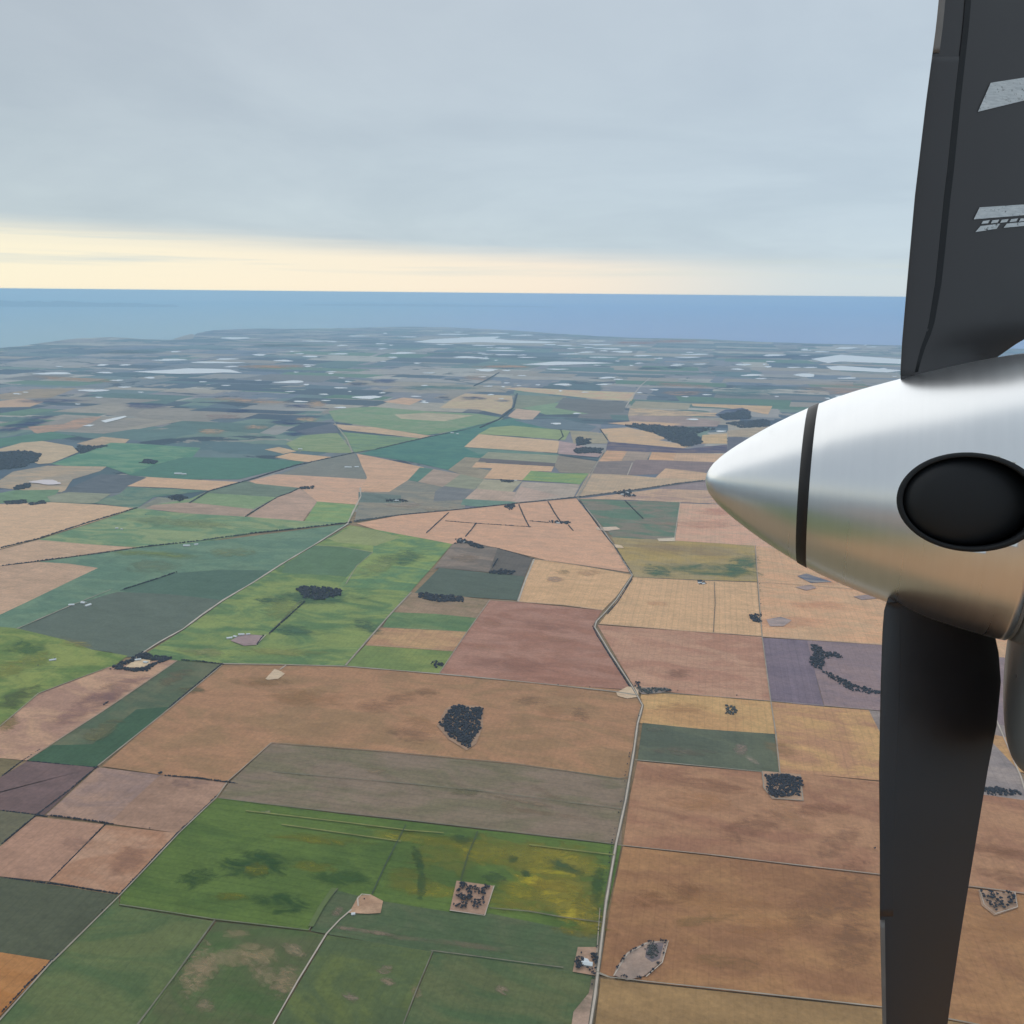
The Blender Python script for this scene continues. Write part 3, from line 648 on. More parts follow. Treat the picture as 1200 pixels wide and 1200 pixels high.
road('farm_track', [(368,640),(400,642),(437,648),(418,664),(405,686)], 5, m_track, .4)
road('farm_track', [(315,745),(350,707),(357,704)], 4, m_verge)
road('farm_track', [(300,757),(312,745)], 5, m_road)
road('farm_track', [(328,786),(335,781)], 7, m_road)
road('farm_track', [(703,1066),(700,1110),(698,1140),(716,1148)], 3, m_track)
road('farm_track', [(719,1146),(735,1120),(757,1108),(783,1105),(776,1130),(757,1147)], 3.2, m_road)
road('farm_track', [(527,1069),(568,1075),(579,1040)], 3.5, m_road)
road('farm_track', [(420,1064),(419,1055),(424,1050),(434,1051)], 4, m_road)
road('farm_track', [(1163,835),(1178,870),(1196,912),(1203,935)], 6, m_road)
road('farm_track', [(1148,1045),(1153,1062),(1166,1073),(1192,1065),(1189,1048)], 3, m_road)
road('farm_track', [(130,692),(80,712),(20,738)], 8, m_track, .6)
road('farm_track', [(790,634),(797,589)], 5, m_road)
road('farm_track', [(62,1128),(0,1198),(-50,1250)], 5, m_track)
road('farm_track', [(266,919),(254,936),(211,977),(142,1050),(62,1129)], 5, m_track)
road('farm_track', [(0,853),(45,814),(90,797),(128,783)], 5, m_track)
road('farm_track', [(208,775),(120,835),(32,892)], 4, m_track)
road('farm_track', [(260,781),(195,835),(115,899)], 6, m_track)
road('farm_track', [(701,541),(690,556),(676,584)], 9, m_track)
road('farm_track', [(741,543),(735,558)], 9, m_road)
road('highway', [(415,612),(470,604),(545,597),(610,590),(676,584),(740,576),(800,567),(860,560),(960,545)], 14, m_bitumen)
road('highway', [(222,590),(245,576),(288,564),(345,546),(415,531),(440,527),(500,513),(545,504),(585,492),(600,479),(604,463),(585,456),(555,452)], 16, m_bitumen)
road('highway', [(555,452),(572,446),(586,436)], 18, m_bitumen)
road('farm_track', [(400,520),(340,556)], 5, m_track) if False else None
# yellow headland strips
for pts in ([(288,952),(340,958),(400,965),(480,975),(520,978)], [(330,968),(400,978),(470,988)], [(620,992),(720,1004)]):
    ribbon('crop_strip', line(pts), 5, nz(), simple('flowering_strip', (0.26, 0.26, 0.08), 1, .3, .03))
for pts in ([(364,1088),(376,1066),(392,1043)],):
    ribbon('crop_strip', line(pts), 14, nz(), simple('flowering_strip', (0.15, 0.19, 0.065), 1, .2, .03))
for pts in ([(476,968),(452,1015),(436,1050)], [(560,976),(548,1005),(540,1034)]):
    ribbon('wheel_line', line(pts), 3.5, nz(), simple('wheel_track', (0.075, 0.10, 0.06), 1, .2, .03))

# ------------------------------------------------------------------ salt lakes
def lake(cx, cy, rx, ry, m=None):
    vs = []; n = 26; z = nz(); ph = random.uniform(0, 6)
    for i in range(n):
        a = i / n * 2 * math.pi; r = 1 + 0.17 * math.sin(2 * a + ph) + 0.12 * math.sin(3 * a + ph * 2) + random.uniform(-.09, .09)
        vs.append((*G(cx + rx * r * math.cos(a), cy + ry * 0.72 * r * math.sin(a) * (0.65 + 0.35 * abs(math.sin(a)))), z))
    tag(mesh_obj('salt_lake', vs, [tuple(range(n - 1, -1, -1))], m or m_salt), kind='structure')
def lakep(pts, m=None):
    z = nz(); tag(mesh_obj('salt_lake', [(*G(*p), z) for p in pts], [tuple(range(len(pts)))], m or m_salt), kind='structure')
for q in [(63,438,21,1.9),(200,422,20,1.5),(120,428,7,1.3),(147,428,7,1.0),(123,437,10,1.1),(176,443,7,1.2),(137,446,7,1.1),(110,458,16,2.1),(146,454,7,1.2),(20,462,5,.9),(30,460,3,.8),(116,466,4,.9),(91,474,3,.9),(165,460,3,.8),
          (252,425,28,1.6),(266,421,14,1.1),(271,430,8,1),(304,416,9,1.2),(332,423,12,1.3),(364,418,10,1.2),(397,415,11,1.2),(276,396.5,14,2.3),(340,448,17,2.2),(399,455,7,1.1),(408,447.5,4,.9),(430,466,15,2.9),(399,478,8,1.1),(359,451,4,1),(362,428,7,.9),(388,438,4,.9),(303,446,4,.8),(352,471,8,1.2),
          (530,392,18,.9),(584,391,10,.9),(613,393,12,1),(658,398,11,.9),(566,405,12,.9),(473,414,15,1.5),(548,419,17,1.6),(591,411,22,.9),(590,408,12,.8),(592,416,12,.9),(617,419,10,.9),(570,434,14,2.0),(653,433,11,1.1),(660,451,11,1.6),(688,413,10,1.1),(668,415,12,.9),(662,405,8,.9),(700,404,16,1.1),(712,409,18,1.1),(730,412.5,14,1.4),(705,419,15,.9),(712,443,10,1.4),(705,451,7,.9),(645,404,8,.8),(460,419,6,.9),(575,463,4,1),(520,404,9,.8),
          (753,417,11,1.1),(806,419,13,1.2),(815,415.5,14,1.1),(820,427,7,1),(907,416.5,14,1.4),(871,427.5,11,1.3),(864,433,8,1.1),(882,440,13,1.6),(892,444,6,1),(903,424,5,.9),(900,430,5,1.1),(943,440,14,2.5),(963,412.5,8,1.1),(992,408,13,1.4),(993,443.5,10,1.3),(930,431,7,1),(950,431,8,.9),(828,463,5,.9),
          (812,492,8,1.2),(845,506,7,1.1),(676,485,5,.9),(652,497,7,1.2),(700,400,9,.7),(478,395,12,.6),(420,394,14,.6),(370,400,14,1.0),(446,403,7,.7),(640,398,9,.6)]:
    lake(*q)
for _ in range(90):
    yy = 388 + 85 * random.random() ** 1.3; xx = random.choice((random.uniform(230, 760), random.uniform(560, 1050), random.uniform(20, 1050)))
    if yy < 404 and xx < 240: continue
    if xx > 650 and yy < 402: continue
    lake(xx, yy, random.uniform(2.0, 7.0), random.uniform(.5, 1.0))
lake(54, 566, 19, 3.6, m_salt2)
lakep([(155,436),(200,433.6),(220,432),(250,432.4),(270,433.6),(284,437.5),(262,437),(240,438),(210,438.6),(185,438)])
lakep([(485,401),(505,398),(530,396.6),(560,395),(586,394.6),(580,397),(600,399),(655,401),(640,402.6),(600,402.3),(560,401.2),(520,402.5),(500,402)])
lakep([(612,427.5),(650,424),(695,424.6),(720,426),(690,427),(640,428.6)])
lakep([(950,421),(985,416),(1060,421.5),(1110,424),(1060,427),(1010,425),(985,424),(970,426)])
lakep([(968,430),(985,429),(1060,434.5),(1040,437),(1000,435),(975,434)])
lakep([(118,494),(126,492),(146,488),(149,489),(140,492),(124,496)])
lakep([(96,500),(104,498.4),(111,498.6),(106,500.5)])
lakep([(202,398),(215,394),(224,391.5),(229,393),(226,397),(215,398.4)], m_bare)

# ------------------------------------------------------------------ trees
def ico(sub):
    bm = bmesh.new(); bmesh.ops.create_icosphere(bm, subdivisions=sub, radius=1)
    v_ = np.array([x.co[:] for x in bm.verts]); f_ = [tuple(q.index for q in x.verts) for x in bm.faces]; bm.free(); return v_, f_
IV1, IF1 = ico(1); IV2, IF2 = ico(2)
def tree_mesh(name, h, r, seed):
    rg = np.random.default_rng(seed); V = []; Fc = []; mi = []
    # tapered trunk with two limbs
    def tube(p0, p1, r0, r1):
        b0 = len(V); d = (Vector(p1) - Vector(p0)).normalized(); q = d.to_track_quat('Z', 'Y')
        for p, rr in ((p0, r0), (p1, r1)):
            for i in range(6):
                a = i / 6 * 2 * math.pi; V.append(tuple(Vector(p) + q @ Vector((rr * math.cos(a), rr * math.sin(a), 0))))
        for i in range(6):
            j = (i + 1) % 6; Fc.append((b0 + i, b0 + j, b0 + 6 + j, b0 + 6 + i)); mi.append(0)
    tube((0, 0, -1), (0.2, 0, h * .45), .28, .2)
    tube((0.2, 0, h * .42), (r * .4, r * .2, h * .75), .17, .08); tube((0.2, 0, h * .42), (-r * .35, -r * .25, h * .8), .17, .08)
    for kx in range(11):                          # uneven leaf clumps with gaps between them
        a = rg.uniform(0, 6.28); rr = r * math.sqrt(rg.uniform(0, 1)) * .75; cz = h * rg.uniform(.45, .86); s = r * rg.uniform(.28, .5)
        b0 = len(V); vv = IV1 * (1 + rg.uniform(-.28, .28, (len(IV1), 1))) * np.array([s, s, s * .7]) + np.array([rr * math.cos(a), rr * math.sin(a), cz])
        V.extend(map(tuple, vv)); Fc.extend(tuple(b0 + x for x in q) for q in IF1); mi.extend([1] * len(IF1))
    me = bpy.data.meshes.new(name); me.from_pydata(V, [], Fc); me.materials.append(m_bark); me.materials.append(m_leaf)
    me.polygons.foreach_set('material_index', mi); me.update(); return me
TM = [tree_mesh('tree', random.uniform(7, 10), random.uniform(3.4, 4.6), 40 + i) for i in range(8)]
NT_ = [0]
def tree(px, py, label, group, s=1.0):
    x, y = G(px, py)
    o = bpy.data.objects.new('tree', random.choice(TM)); COL.objects.link(o)
    o.location = (x, y, ground_z((x, y))); o.rotation_euler = (0, 0, random.uniform(0, 6.28)); q = s * random.uniform(.7, 1.2); o.scale = (q, q, q * random.uniform(.85, 1.1))
    tag(o, label, 'tree', group); NT_[0] += 1
def scatter(poly, n, dens_noise=None):
    w_ = [G(*p) for p in poly]; xs = [p[0] for p in w_]; ys = [p[1] for p in w_]; out = []; g_ = 0
    while len(out) < n and g_ < n * 40:
        g_ += 1; p = (random.uniform(min(xs), max(xs)), random.uniform(min(ys), max(ys)))
        if inside(p, w_): out.append(p)
    return out
def crowns(name, P_, r0, label, cat, group=None, m=None, kind='stuff', flat=.8):
    """many small crowns as one mass"""
    n = len(P_); V = []; Fc = []; b0 = 0
    zs = ground_z(P_[n // 2])
    for p in P_:
        s = r0 * random.choice((random.uniform(.35, .8), random.uniform(.7, 1.5))); vv = IV1 * (1 + rng.uniform(-.25, .25, (12 if len(IV1) == 12 else len(IV1), 1)))
        vv = vv * np.array([s, s, s * flat]) + np.array([p[0], p[1], zs + s * flat * .75])
        V.append(vv); Fc.extend((q[0] + b0, q[1] + b0, q[2] + b0) for q in IF1); b0 += len(IV1)
    V = np.concatenate(V) if V else np.zeros((0, 3))
    o = mesh_obj(name, V, Fc, m or m_leaf)
    return tag(o, label, cat, group, kind)
def grove(poly, n, r0, label, m=None):
    pts = [(x + random.gauss(0, r0 * .5) + r0 * .9 * math.sin(y / (r0 * 4.1)), y + random.gauss(0, r0 * .5) + r0 * .9 * math.sin(x / (r0 * 3.3))) for x, y in scatter(poly, min(2600, int(n * 1.9)))]
    return crowns('tree_grove', pts, r0 * .8, label, 'trees', m=m)
def bush_mesh(seed):
    rg = np.random.default_rng(seed); V = []; Fc = []
    for kx in range(4):
        b0 = len(V); vv = IV1 * (1 + rg.uniform(-.3, .3, (len(IV1), 1))) * rg.uniform(.55, .8) + np.array([rg.uniform(-.45, .45), rg.uniform(-.45, .45), rg.uniform(.4, .75)])
        V.extend(map(tuple, vv)); Fc.extend(tuple(b0 + x for x in q) for q in IF1)
    me = bpy.data.meshes.new('bush'); me.from_pydata(V, [], Fc); me.materials.append(m_leaf); me.update(); return me
BM = [bush_mesh(90 + i) for i in range(6)]
def hedge(pts, label, r0=4.0, gap=0.0, space=0.75, m=None, width=2.0):
    w_ = line(pts); P_ = []; width = min(width, r0 * .4)
    for a, b_ in zip(w_[:-1], w_[1:]):
        L = math.dist(a, b_); k_ = max(1, int(L / (r0 * space * 0.9))) if not gap else random.choice((0, 1, 1, 2))
        for j in range(k_):
            if gap and random.random() < gap: continue
            s = random.random() * .3 + j / k_
            P_.append((a[0] + (b_[0] - a[0]) * s + random.uniform(-width, width), a[1] + (b_[1] - a[1]) * s + random.uniform(-width, width)))
    if gap:
        for p in P_:
            o = bpy.data.objects.new('bush', random.choice(BM)); COL.objects.link(o); o.location = (*p, ground_z(p) + .1)
            q = r0 * random.uniform(.7, 1.25); o.scale = (q, q, q); o.rotation_euler = (0, 0, random.uniform(0, 6))
            tag(o, label, 'bush', 'bushes: ' + label)
        return
    o = crowns('hedgerow', P_, r0, label, 'hedgerow', 'hedgerows and scrub lines between the fields', m, kind=None, flat=1.0)
    return o

# individual trees (nearest 300)
for p in scatter([(538,1036),(575,1041),(567,1071),(530,1067)], 1): pass
def trees_in(poly, n, label, group, s=1.0, keep=None):
    done = 0; tries = 0
    while done < n and tries < n * 30:
        tries += 1
        px = random.uniform(min(p[0] for p in poly), max(p[0] for p in poly)); py = random.uniform(min(p[1] for p in poly), max(p[1] for p in poly))
        if not inside((px, py), poly): continue
        if keep and not keep(px, py): continue
        if n > 50:
            cx_ = sum(p[0] for p in poly) / len(poly); cy_ = sum(p[1] for p in poly) / len(poly)
            qd = ('upper' if py < cy_ else 'lower') + (' left' if px < cx_ else ' right')
            tree(px, py, label + ', in its ' + qd + ' quarter', group + ', ' + qd, s)
        else: tree(px, py, label, group, s)
        done += 1
kp = lambda x, y: math.sin(x * .42 + y * .2) + math.sin(y * .5 - x * .17) > -0.75
trees_in([(539,1037),(575,1042),(566,1068),(531,1066)], 112, 'dark rounded tree of the square grove by the yellow field', 'trees in the square grove', 1.0, kp)
FM = [(676,1119),(682,1120),(684,1130),(681,1134),(690,1137),(692,1140),(674,1139)]
trees_in(FM, 22, 'dark tree on the west side of the white roofed farmstead near the road', 'trees west of the near farmhouse', .95)
trees_in([(691,1121),(700,1121),(699,1133),(694,1130)], 16, 'dark tree between the white roofed farmstead and the dirt road', 'trees between the farmhouse and the road', .95)
trees_in([(690,1136),(698,1137),(697,1145),(690,1142)], 6, 'dark tree south of the white roofed farmstead beside the drive', 'trees south of the near farmhouse', .8)
for a, b_ in zip([(720,1147),(724,1135),(735,1120),(748,1113),(762,1106),(780,1106),(775,1127),(762,1142),(752,1148)], [(724,1135),(735,1120),(748,1113),(762,1106),(780,1106),(775,1127),(762,1142),(752,1148),(720,1147)]):
    L = math.dist(a, b_)
    for j in range(int(L / 3.6)):
        s = random.random(); tree(a[0] + (b_[0] - a[0]) * s + random.uniform(-.8, .8), a[1] + (b_[1] - a[1]) * s + random.uniform(-.8, .8),
            'small dark tree on the ' + ('upper' if a[1] + b_[1] < 2252 else 'lower') + (' left' if a[0] + b_[0] < 1496 else ' right') + ' rim of the leaf-shaped pale hollow', 'trees on the ' + ('upper' if a[1] + b_[1] < 2252 else 'lower') + (' left' if a[0] + b_[0] < 1496 else ' right') + ' rim of the hollow', .75)
trees_in([(1149,1047),(1188,1050),(1190,1064),(1168,1071),(1154,1061)], 58, 'dark tree in the fenced clump right of the lower blade', 'trees in the clump right of the blade', 1.05)
pts_m = [(697,1165),(703,1115),(710,1057),(722,987),(733,937),(743,878)]
SEG = ['beside the near white roofed farmstead', 'beside the yellow flowered field', 'at the upper corner of the yellow field', 'beside the grey-brown fallow field', 'beside the big brown field']
for seg, (a, b_) in enumerate(zip(pts_m[:-1], pts_m[1:])):
    for j in range(7):
        s = random.random(); tree(a[0] + (b_[0] - a[0]) * s - 4.5 + random.uniform(-.8, .8), a[1] + (b_[1] - a[1]) * s, 'small roadside tree on the left verge ' + SEG[seg], 'roadside trees ' + SEG[seg], .6)
tree(188, 909, 'single round dark tree at the start of a hedge above the bare brown field', 'lone trees', 1.5)
tree(1025, 996, 'lone small dark tree in the brown field close to the lower propeller blade', 'lone trees', 1.0)
tree(500, 834, 'x', 'lone trees', .1) if False else None

# groves as masses
grove([(536,828),(564,831),(563,851),(556,869),(548,878),(529,866),(516,851),(525,834)], 620, 5.2, 'dense dark grove shaped like a guitar pick in the big brown field')
grove([(897,909),(937,912),(939,935),(906,935),(898,925)], 330, 4.6, 'dark square-cornered grove with pale rim on the brown field near the lower blade')
grove([(757,1115),(764,1108),(772,1108),(770,1122),(763,1127),(757,1123)], 60, 2.6, 'grey scrub inside the leaf-shaped pale hollow', m_leaf2)
grove([(348,691),(365,689),(385,689),(402,693),(396,700),(375,703),(356,702)], 260, 9, 'oval dark wood alone in the bright green paddock')
grove([(493,697),(505,697),(543,701),(541,706),(515,706),(492,702)], 200, 8, 'dark oblong wood below the grey-green field')
grove([(573,671),(590,668),(604,671),(602,674),(575,673)], 90, 7, 'low dark scrub strip in the corner of the grey field')
grove([(546,634),(556,637),(567,643),(562,643),(550,640)], 60, 8, 'dark trees trailing from the farmstead at the pink field edge')
grove([(534,632),(546,632),(546,637),(536,637)], 30, 7, 'trees sheltering the farmstead at the pink field corner')
grove([(131,784),(166,766),(176,767),(152,778),(144,784)], 90, 6, 'dark shelter belt north-west of the yard ringed by trees')
grove([(144,784),(168,784),(176,780),(192,772),(199,772),(170,788),(130,785)], 130, 6, 'dark shelter belt south-east of the yard ringed by trees')
grove([(166,766),(196,771),(190,775),(176,774),(160,771)], 90, 6, 'dark shelter belt along the top of the yard ringed by trees')
grove([(952,756),(958,756),(966,765),(985,769),(986,772),(966,772),(966,780),(962,786),(955,785),(949,775),(953,765)], 170, 6.5, 'dark scrub in a hollow of the purple-grey field')
grove([(964,787),(975,790),(1000,804),(1035,812),(1034,817),(1000,810),(975,798)], 130, 5.5, 'dark scrub ribbon running down across the purple-grey field')
grove([(849,827),(857,828),(864,835),(862,838),(851,837)], 40, 4.5, 'small ragged clump in the ochre field', m_leaf2)
grove([(878,722),(886,720),(892,721),(892,730),(884,730)], 55, 6, 'round clump of trees on the field boundary by the ochre stubble')
grove([(816,681),(825,681),(828,685),(818,686)], 26, 6, 'trees round the farm buildings below the green field')
grove([(746,807),(788,809),(785,811),(752,814)], 60, 4.5, 'grey scrub triangle by the bend in the dirt road', m_leaf2)
grove([(592,594),(600,591),(604,595),(598,598)], 40, 9, 'dark clump just under the highway in the pink field')
grove([(642,611),(668,612),(667,615),(644,613)], 46, 7, 'farm trees in the pink field by the fence corner')
grove([(676,513),(682,512),(683,516),(692,515),(690,520),(676,523)], 200, 12, 'blue-dark wood standing upright beyond the striped fields')
grove([(672,527),(684,525),(706,527),(703,532),(690,531),(676,532)], 260, 12, 'blue-dark wood lower of the two beyond the striped fields')
grove([(733,499),(745,497),(800,501),(838,503),(816,508),(822,520),(806,524),(785,517),(775,511),(760,506)], 1700, 13, 'large dark ragged forest between the tan fields at right')
grove([(842,487),(876,480),(880,491),(850,492)], 420, 14, 'dark block of forest nearer the spinner')
grove([(850,496),(900,492),(905,500),(870,502)], 380, 13, 'dark forest strip behind the spinner tip')
grove([(0,531),(30,529),(40,530),(48,535),(42,541),(30,547),(0,551),(-30,552),(-30,531)], 1500, 12, 'large dark wood at the left edge among tan fields')
grove([(90,523),(124,523),(115,526),(95,532),(92,528)], 260, 11, 'dark wood between two pale paddocks on the left')
grove([(162,543),(172,539),(184,541),(180,544)], 90, 10, 'small dark wood in the teal field')
grove([(197,583),(206,580),(220,584),(212,588),(202,586)], 100, 8, 'dark clump by the boundary of the light green strip')
grove([(18,571),(34,567),(34,572),(20,574)], 100, 10, 'dark scrub left of the pink salt lake')
grove([(4,588),(30,586),(32,590),(8,592)], 110, 8, 'dark scrub on the top edge of the big tan field')
grove([(32,591),(50,587),(54,590),(36,593)], 80, 8, 'second dark scrub on the top edge of the big tan field')
grove([(352,572),(366,570),(368,573),(354,574)], 50, 8, 'dark clump at the step of the pink field')
grove([(720,577),(738,574),(744,582),(732,583),(724,580)], 70, 8, 'scattered trees about the hamlet under the highway')
grove([(452,585),(478,587),(478,589),(452,588)], 46, 7, 'farm trees in the grey field')
grove([(586,562),(602,564),(600,566),(588,565)], 44, 7, 'farm trees under the tan block')
grove([(504,779),(509,776),(520,779),(516,783),(510,783)], 24, 5.5, 'tiny heart-shaped tree clump at the corner of the green strip')
grove([(745,801),(750,801),(752,808),(747,809)], 12, 4.5, 'roadside trees just above the bend in the dirt road')
grove([(425,1056),(441,1056),(440,1059),(428,1059)], 1, 2, 'lone bush in the fenced bare yard')
grove([(1150,928),(1165,922),(1195,930),(1195,933),(1155,932)], 70, 5, 'dark scrub on the field edge seen past the lower blade')

# hedgerows
HG = [
 ([(141,1048),(175,1012),(210,975),(238,949),(253,934)], 'dark hedge climbing beside the pale track up the left slope', 3.2, 0.02),
 ([(0,1190),(30,1158),(62,1126)], 'dark hedge beside the orange field in the bottom left corner', 3, 0.05),
 ([(62,1126),(100,1088),(139,1048)], 'low bush on the line between the dark green field and the green slope', 2, 0.4),
 ([(0,1029),(70,1037),(139,1048)], 'dark hedge along the top of the dark green field', 3, 0.0),
 ([(57,1034),(90,1001),(123,967)], 'dark hedge between the two bare brown squares', 3, 0.0),
 ([(0,992),(42,957),(80,928),(112,901)], 'dark hedge right of the purple-grey field', 3, 0.05),
 ([(55,956),(95,961),(128,966)], 'dark hedge above the left bare brown square', 3, 0.0),
 ([(132,966),(170,971),(207,976)], 'dark bush in the broken row above the right bare brown square', 3, 0.3),
 ([(192,910),(230,913),(268,918)], 'broken dark hedge along the foot of the large brown field', 3.4, 0.15),
 ([(32,892),(70,896),(112,900)], 'dark hedge along the foot of the dark green strip', 3, 0.0),
 ([(0,912),(22,895),(45,880)], 'dark hedge rising from the left edge by the pinkish strip', 3, 0.1),
 ([(0,950),(40,955),(52,957)], 'short hedge under the purple-grey field', 3, 0.2),
 ([(195,833),(225,808),(259,780)], 'dark hedge on the right side of the dark green strip', 3.6, 0.05),
 ([(208,774),(235,776),(259,779)], 'dark hedge across the head of the dark green strip', 4, 0.1),
 ([(120,828),(126,824)], 'tiny dark hedge stub on the pinkish strip edge', 4, 0.0),
 ([(0,643),(45,632),(100,614),(160,596)], 'long dark hedge under the big tan field', 6, 0.05),
 ([(0,664),(60,656),(110,650),(165,642)], 'dark hedge under the second tan wedge', 6, 0.0),
 ([(165,642),(230,635),(300,625),(350,620),(410,613)], 'ragged tree line crossing the green fields to the road fork', 6, 0.15),
 ([(140,693),(175,682),(205,672)], 'dark hedge leading into the teal field', 5, 0.1),
 ([(315,744),(335,726),(357,706)], 'dark hedge between the farm and the oval wood', 5, 0.05),
 ([(300,758),(307,748)], 'short dark windbreak right of the green paddock farmstead', 4, 0.0),
 ([(212,747),(240,748),(268,748)], 'spaced dark bush in the row leading to the green paddock farmstead', 4, 0.5),
 ([(287,606),(305,595),(325,583)], 'dark hedge below the left light green strip', 5.5, 0.0),
 ([(325,583),(340,578),(352,572)], 'dark hedge rising to the step of the pink field', 5, 0.1),
 ([(222,590),(245,576),(288,564),(345,546),(415,531)], 'long dark tree line along the far highway', 7, 0.0),
 ([(440,527),(500,513),(545,504)], 'thin tree line on the far highway over the teal fields', 6, 0.2),
 ([(562,502),(585,492),(602,478)], 'thick dark tree line at the far highway bend', 12, 0.0),
 ([(602,478),(606,462)], 'thick dark tree line on the upper far highway', 13, 0.0),
 ([(555,453),(570,446),(585,437)], 'distant dark tree line on the farthest stretch of highway', 13, 0.0),
 ([(415,611),(470,604),(545,597),(610,590),(676,583)], 'long tree line above the pink field along the highway', 5, 0.1),
 ([(676,583),(740,575),(800,566),(830,563)], 'tree line along the highway towards the spinner tip', 6, 0.05),
 ([(499,626),(512,614),(525,602)], 'left straight hedge inside the pink field', 4.5, 0.0),
 ([(545,630),(552,622),(558,614)], 'middle short hedge inside the pink field', 4.5, 0.0),
 ([(521,611),(558,614),(590,616),(620,618)], 'dotted hedge across the middle of the pink field', 3.6, 0.15),
 ([(608,592),(613,604),(620,618)], 'steep hedge under the dark clump in the pink field', 5, 0.0),
 ([(642,588),(650,602),(658,614)], 'steep hedge down to the farm trees in the pink field', 5, 0.0),
 ([(620,611),(642,613)], 'dotted hedge leading to the farm trees in the pink field', 4, 0.1),
 ([(666,616),(671,622)], 'short hedge below the farm trees in the pink field', 4.5, 0.0),
 ([(530,638),(545,635)], 'short hedge left of the pink field corner farmstead', 4, 0.0),
 ([(580,642),(625,655)], 'hedge between the grey fields and the pink field', 4, 0.1),
 ([(577,666),(583,656)], 'short dark hedge inside the grey field', 5, 0.0),
 ([(640,657),(690,664),(738,673)], 'low bush on the fence under the pink field', 3, 0.3),
 ([(679,586),(700,616),(722,644),(740,672)], 'dark hedge following the road right of the pink field', 4, 0.15),
 ([(741,679),(724,706),(712,720)], 'dark hedge on the road below the junction', 3.5, 0.15),
 ([(694,734),(700,746),(718,775),(738,806)], 'dark hedge beside the road along the mauve field', 3.2, 0.1),
 ([(732,587),(742,597),(753,608)], 'straight hedge in the grey-teal field', 5, 0.0),
 ([(650,803),(690,806),(708,809)], 'dark bush on the lower boundary of the mauve field', 3.4, 0.35),
 ([(585,798),(620,801),(648,803)], 'sparse bush on the boundary track of the big brown field', 3, 0.6),
 ([(837,684),(838,710),(836,742)], 'scattered bush on the fence in the striped ochre stubble', 3, 0.45),
 ([(790,810),(840,814),(885,818)], 'scattered bush along the foot of the pale brown field', 3, 0.6),
 ([(888,642),(890,680),(893,745)], 'low grey bush on the fence beside the striped stubble', 2.6, 0.4),
 ([(170,604),(195,606),(220,603)], 'dark bush in the dotted row above the left green field', 4.5, 0.4),
 ([(751,829),(747,850),(742,880)], 'dark verge bush left of the road by the grey-green field', 3, 0.3),
 ([(40,783),(60,773),(84,770)], 'dark bush in the yellow-green paddock at left', 4, 0.3),
 ([(657,504),(660,512),(655,516)], 'distant hedge at the corner of the tan block', 6, 0.1),
 ([(703,503),(712,516)], 'distant hedge on the left of the bright tan field', 6, 0.1),
]
for q in HG: hedge(q[0], q[1], q[2] * (.8 if q[3] >= .3 else .66), q[3] if q[3] >= .3 else 0.0)

# ------------------------------------------------------------------ farm buildings
def gable(name, px, py, L, W, H, ang, label, group, roofm=None, rise=None):
    x, y = G(px, py); z = ground_z((x, y)); r = empty(name, (x, y, z)); r.rotation_euler = (0, 0, R_(ang))
    tag(r, label, 'house' if name == 'farmhouse' else 'shed', group)
    a, b_ = L / 2, W / 2; rs = rise or W * .22
    vs = [(-a, -b_, 0), (a, -b_, 0), (a, b_, 0), (-a, b_, 0), (-a, -b_, H), (a, -b_, H), (a, b_, H), (-a, b_, H), (-a, 0, H + rs), (a, 0, H + rs)]
    mesh_obj('wall', vs, [(0, 1, 5, 4), (1, 2, 6, 9, 5), (2, 3, 7, 6), (3, 0, 4, 8, 7)], m_wallw, r)
    o_ = .6; t_ = .25; e_ = H - rs * o_ / b_ + .05
    rv = []
    for dz_ in (0.03, t_): rv += [(-a - o_, -b_ - o_, e_ + dz_), (a + o_, -b_ - o_, e_ + dz_), (a + o_, 0, H + rs + dz_), (-a - o_, 0, H + rs + dz_), (a + o_, b_ + o_, e_ + dz_), (-a - o_, b_ + o_, e_ + dz_)]
    mesh_obj('roof', rv, [(6, 7, 8, 9), (9, 8, 10, 11), (1, 0, 3, 2), (2, 3, 5, 4), (0, 1, 7, 6), (4, 5, 11, 10), (1, 2, 8, 7), (2, 4, 10, 8), (3, 0, 6, 9), (5, 3, 9, 11)], roofm or m_roof, r)
    dv = [(-1.6, -b_ - .06, .05), (1.6, -b_ - .06, .05), (1.6, -b_ - .06, 2.6), (-1.6, -b_ - .06, 2.6), (-1.6, -b_ + .1, .05), (1.6, -b_ + .1, .05), (1.6, -b_ + .1, 2.6), (-1.6, -b_ + .1, 2.6)]
    mesh_obj('door', dv, [(0, 1, 2, 3), (1, 5, 6, 2), (4, 0, 3, 7), (3, 2, 6, 7)], m_roofr, r)
    return r
FG = 'farm buildings'
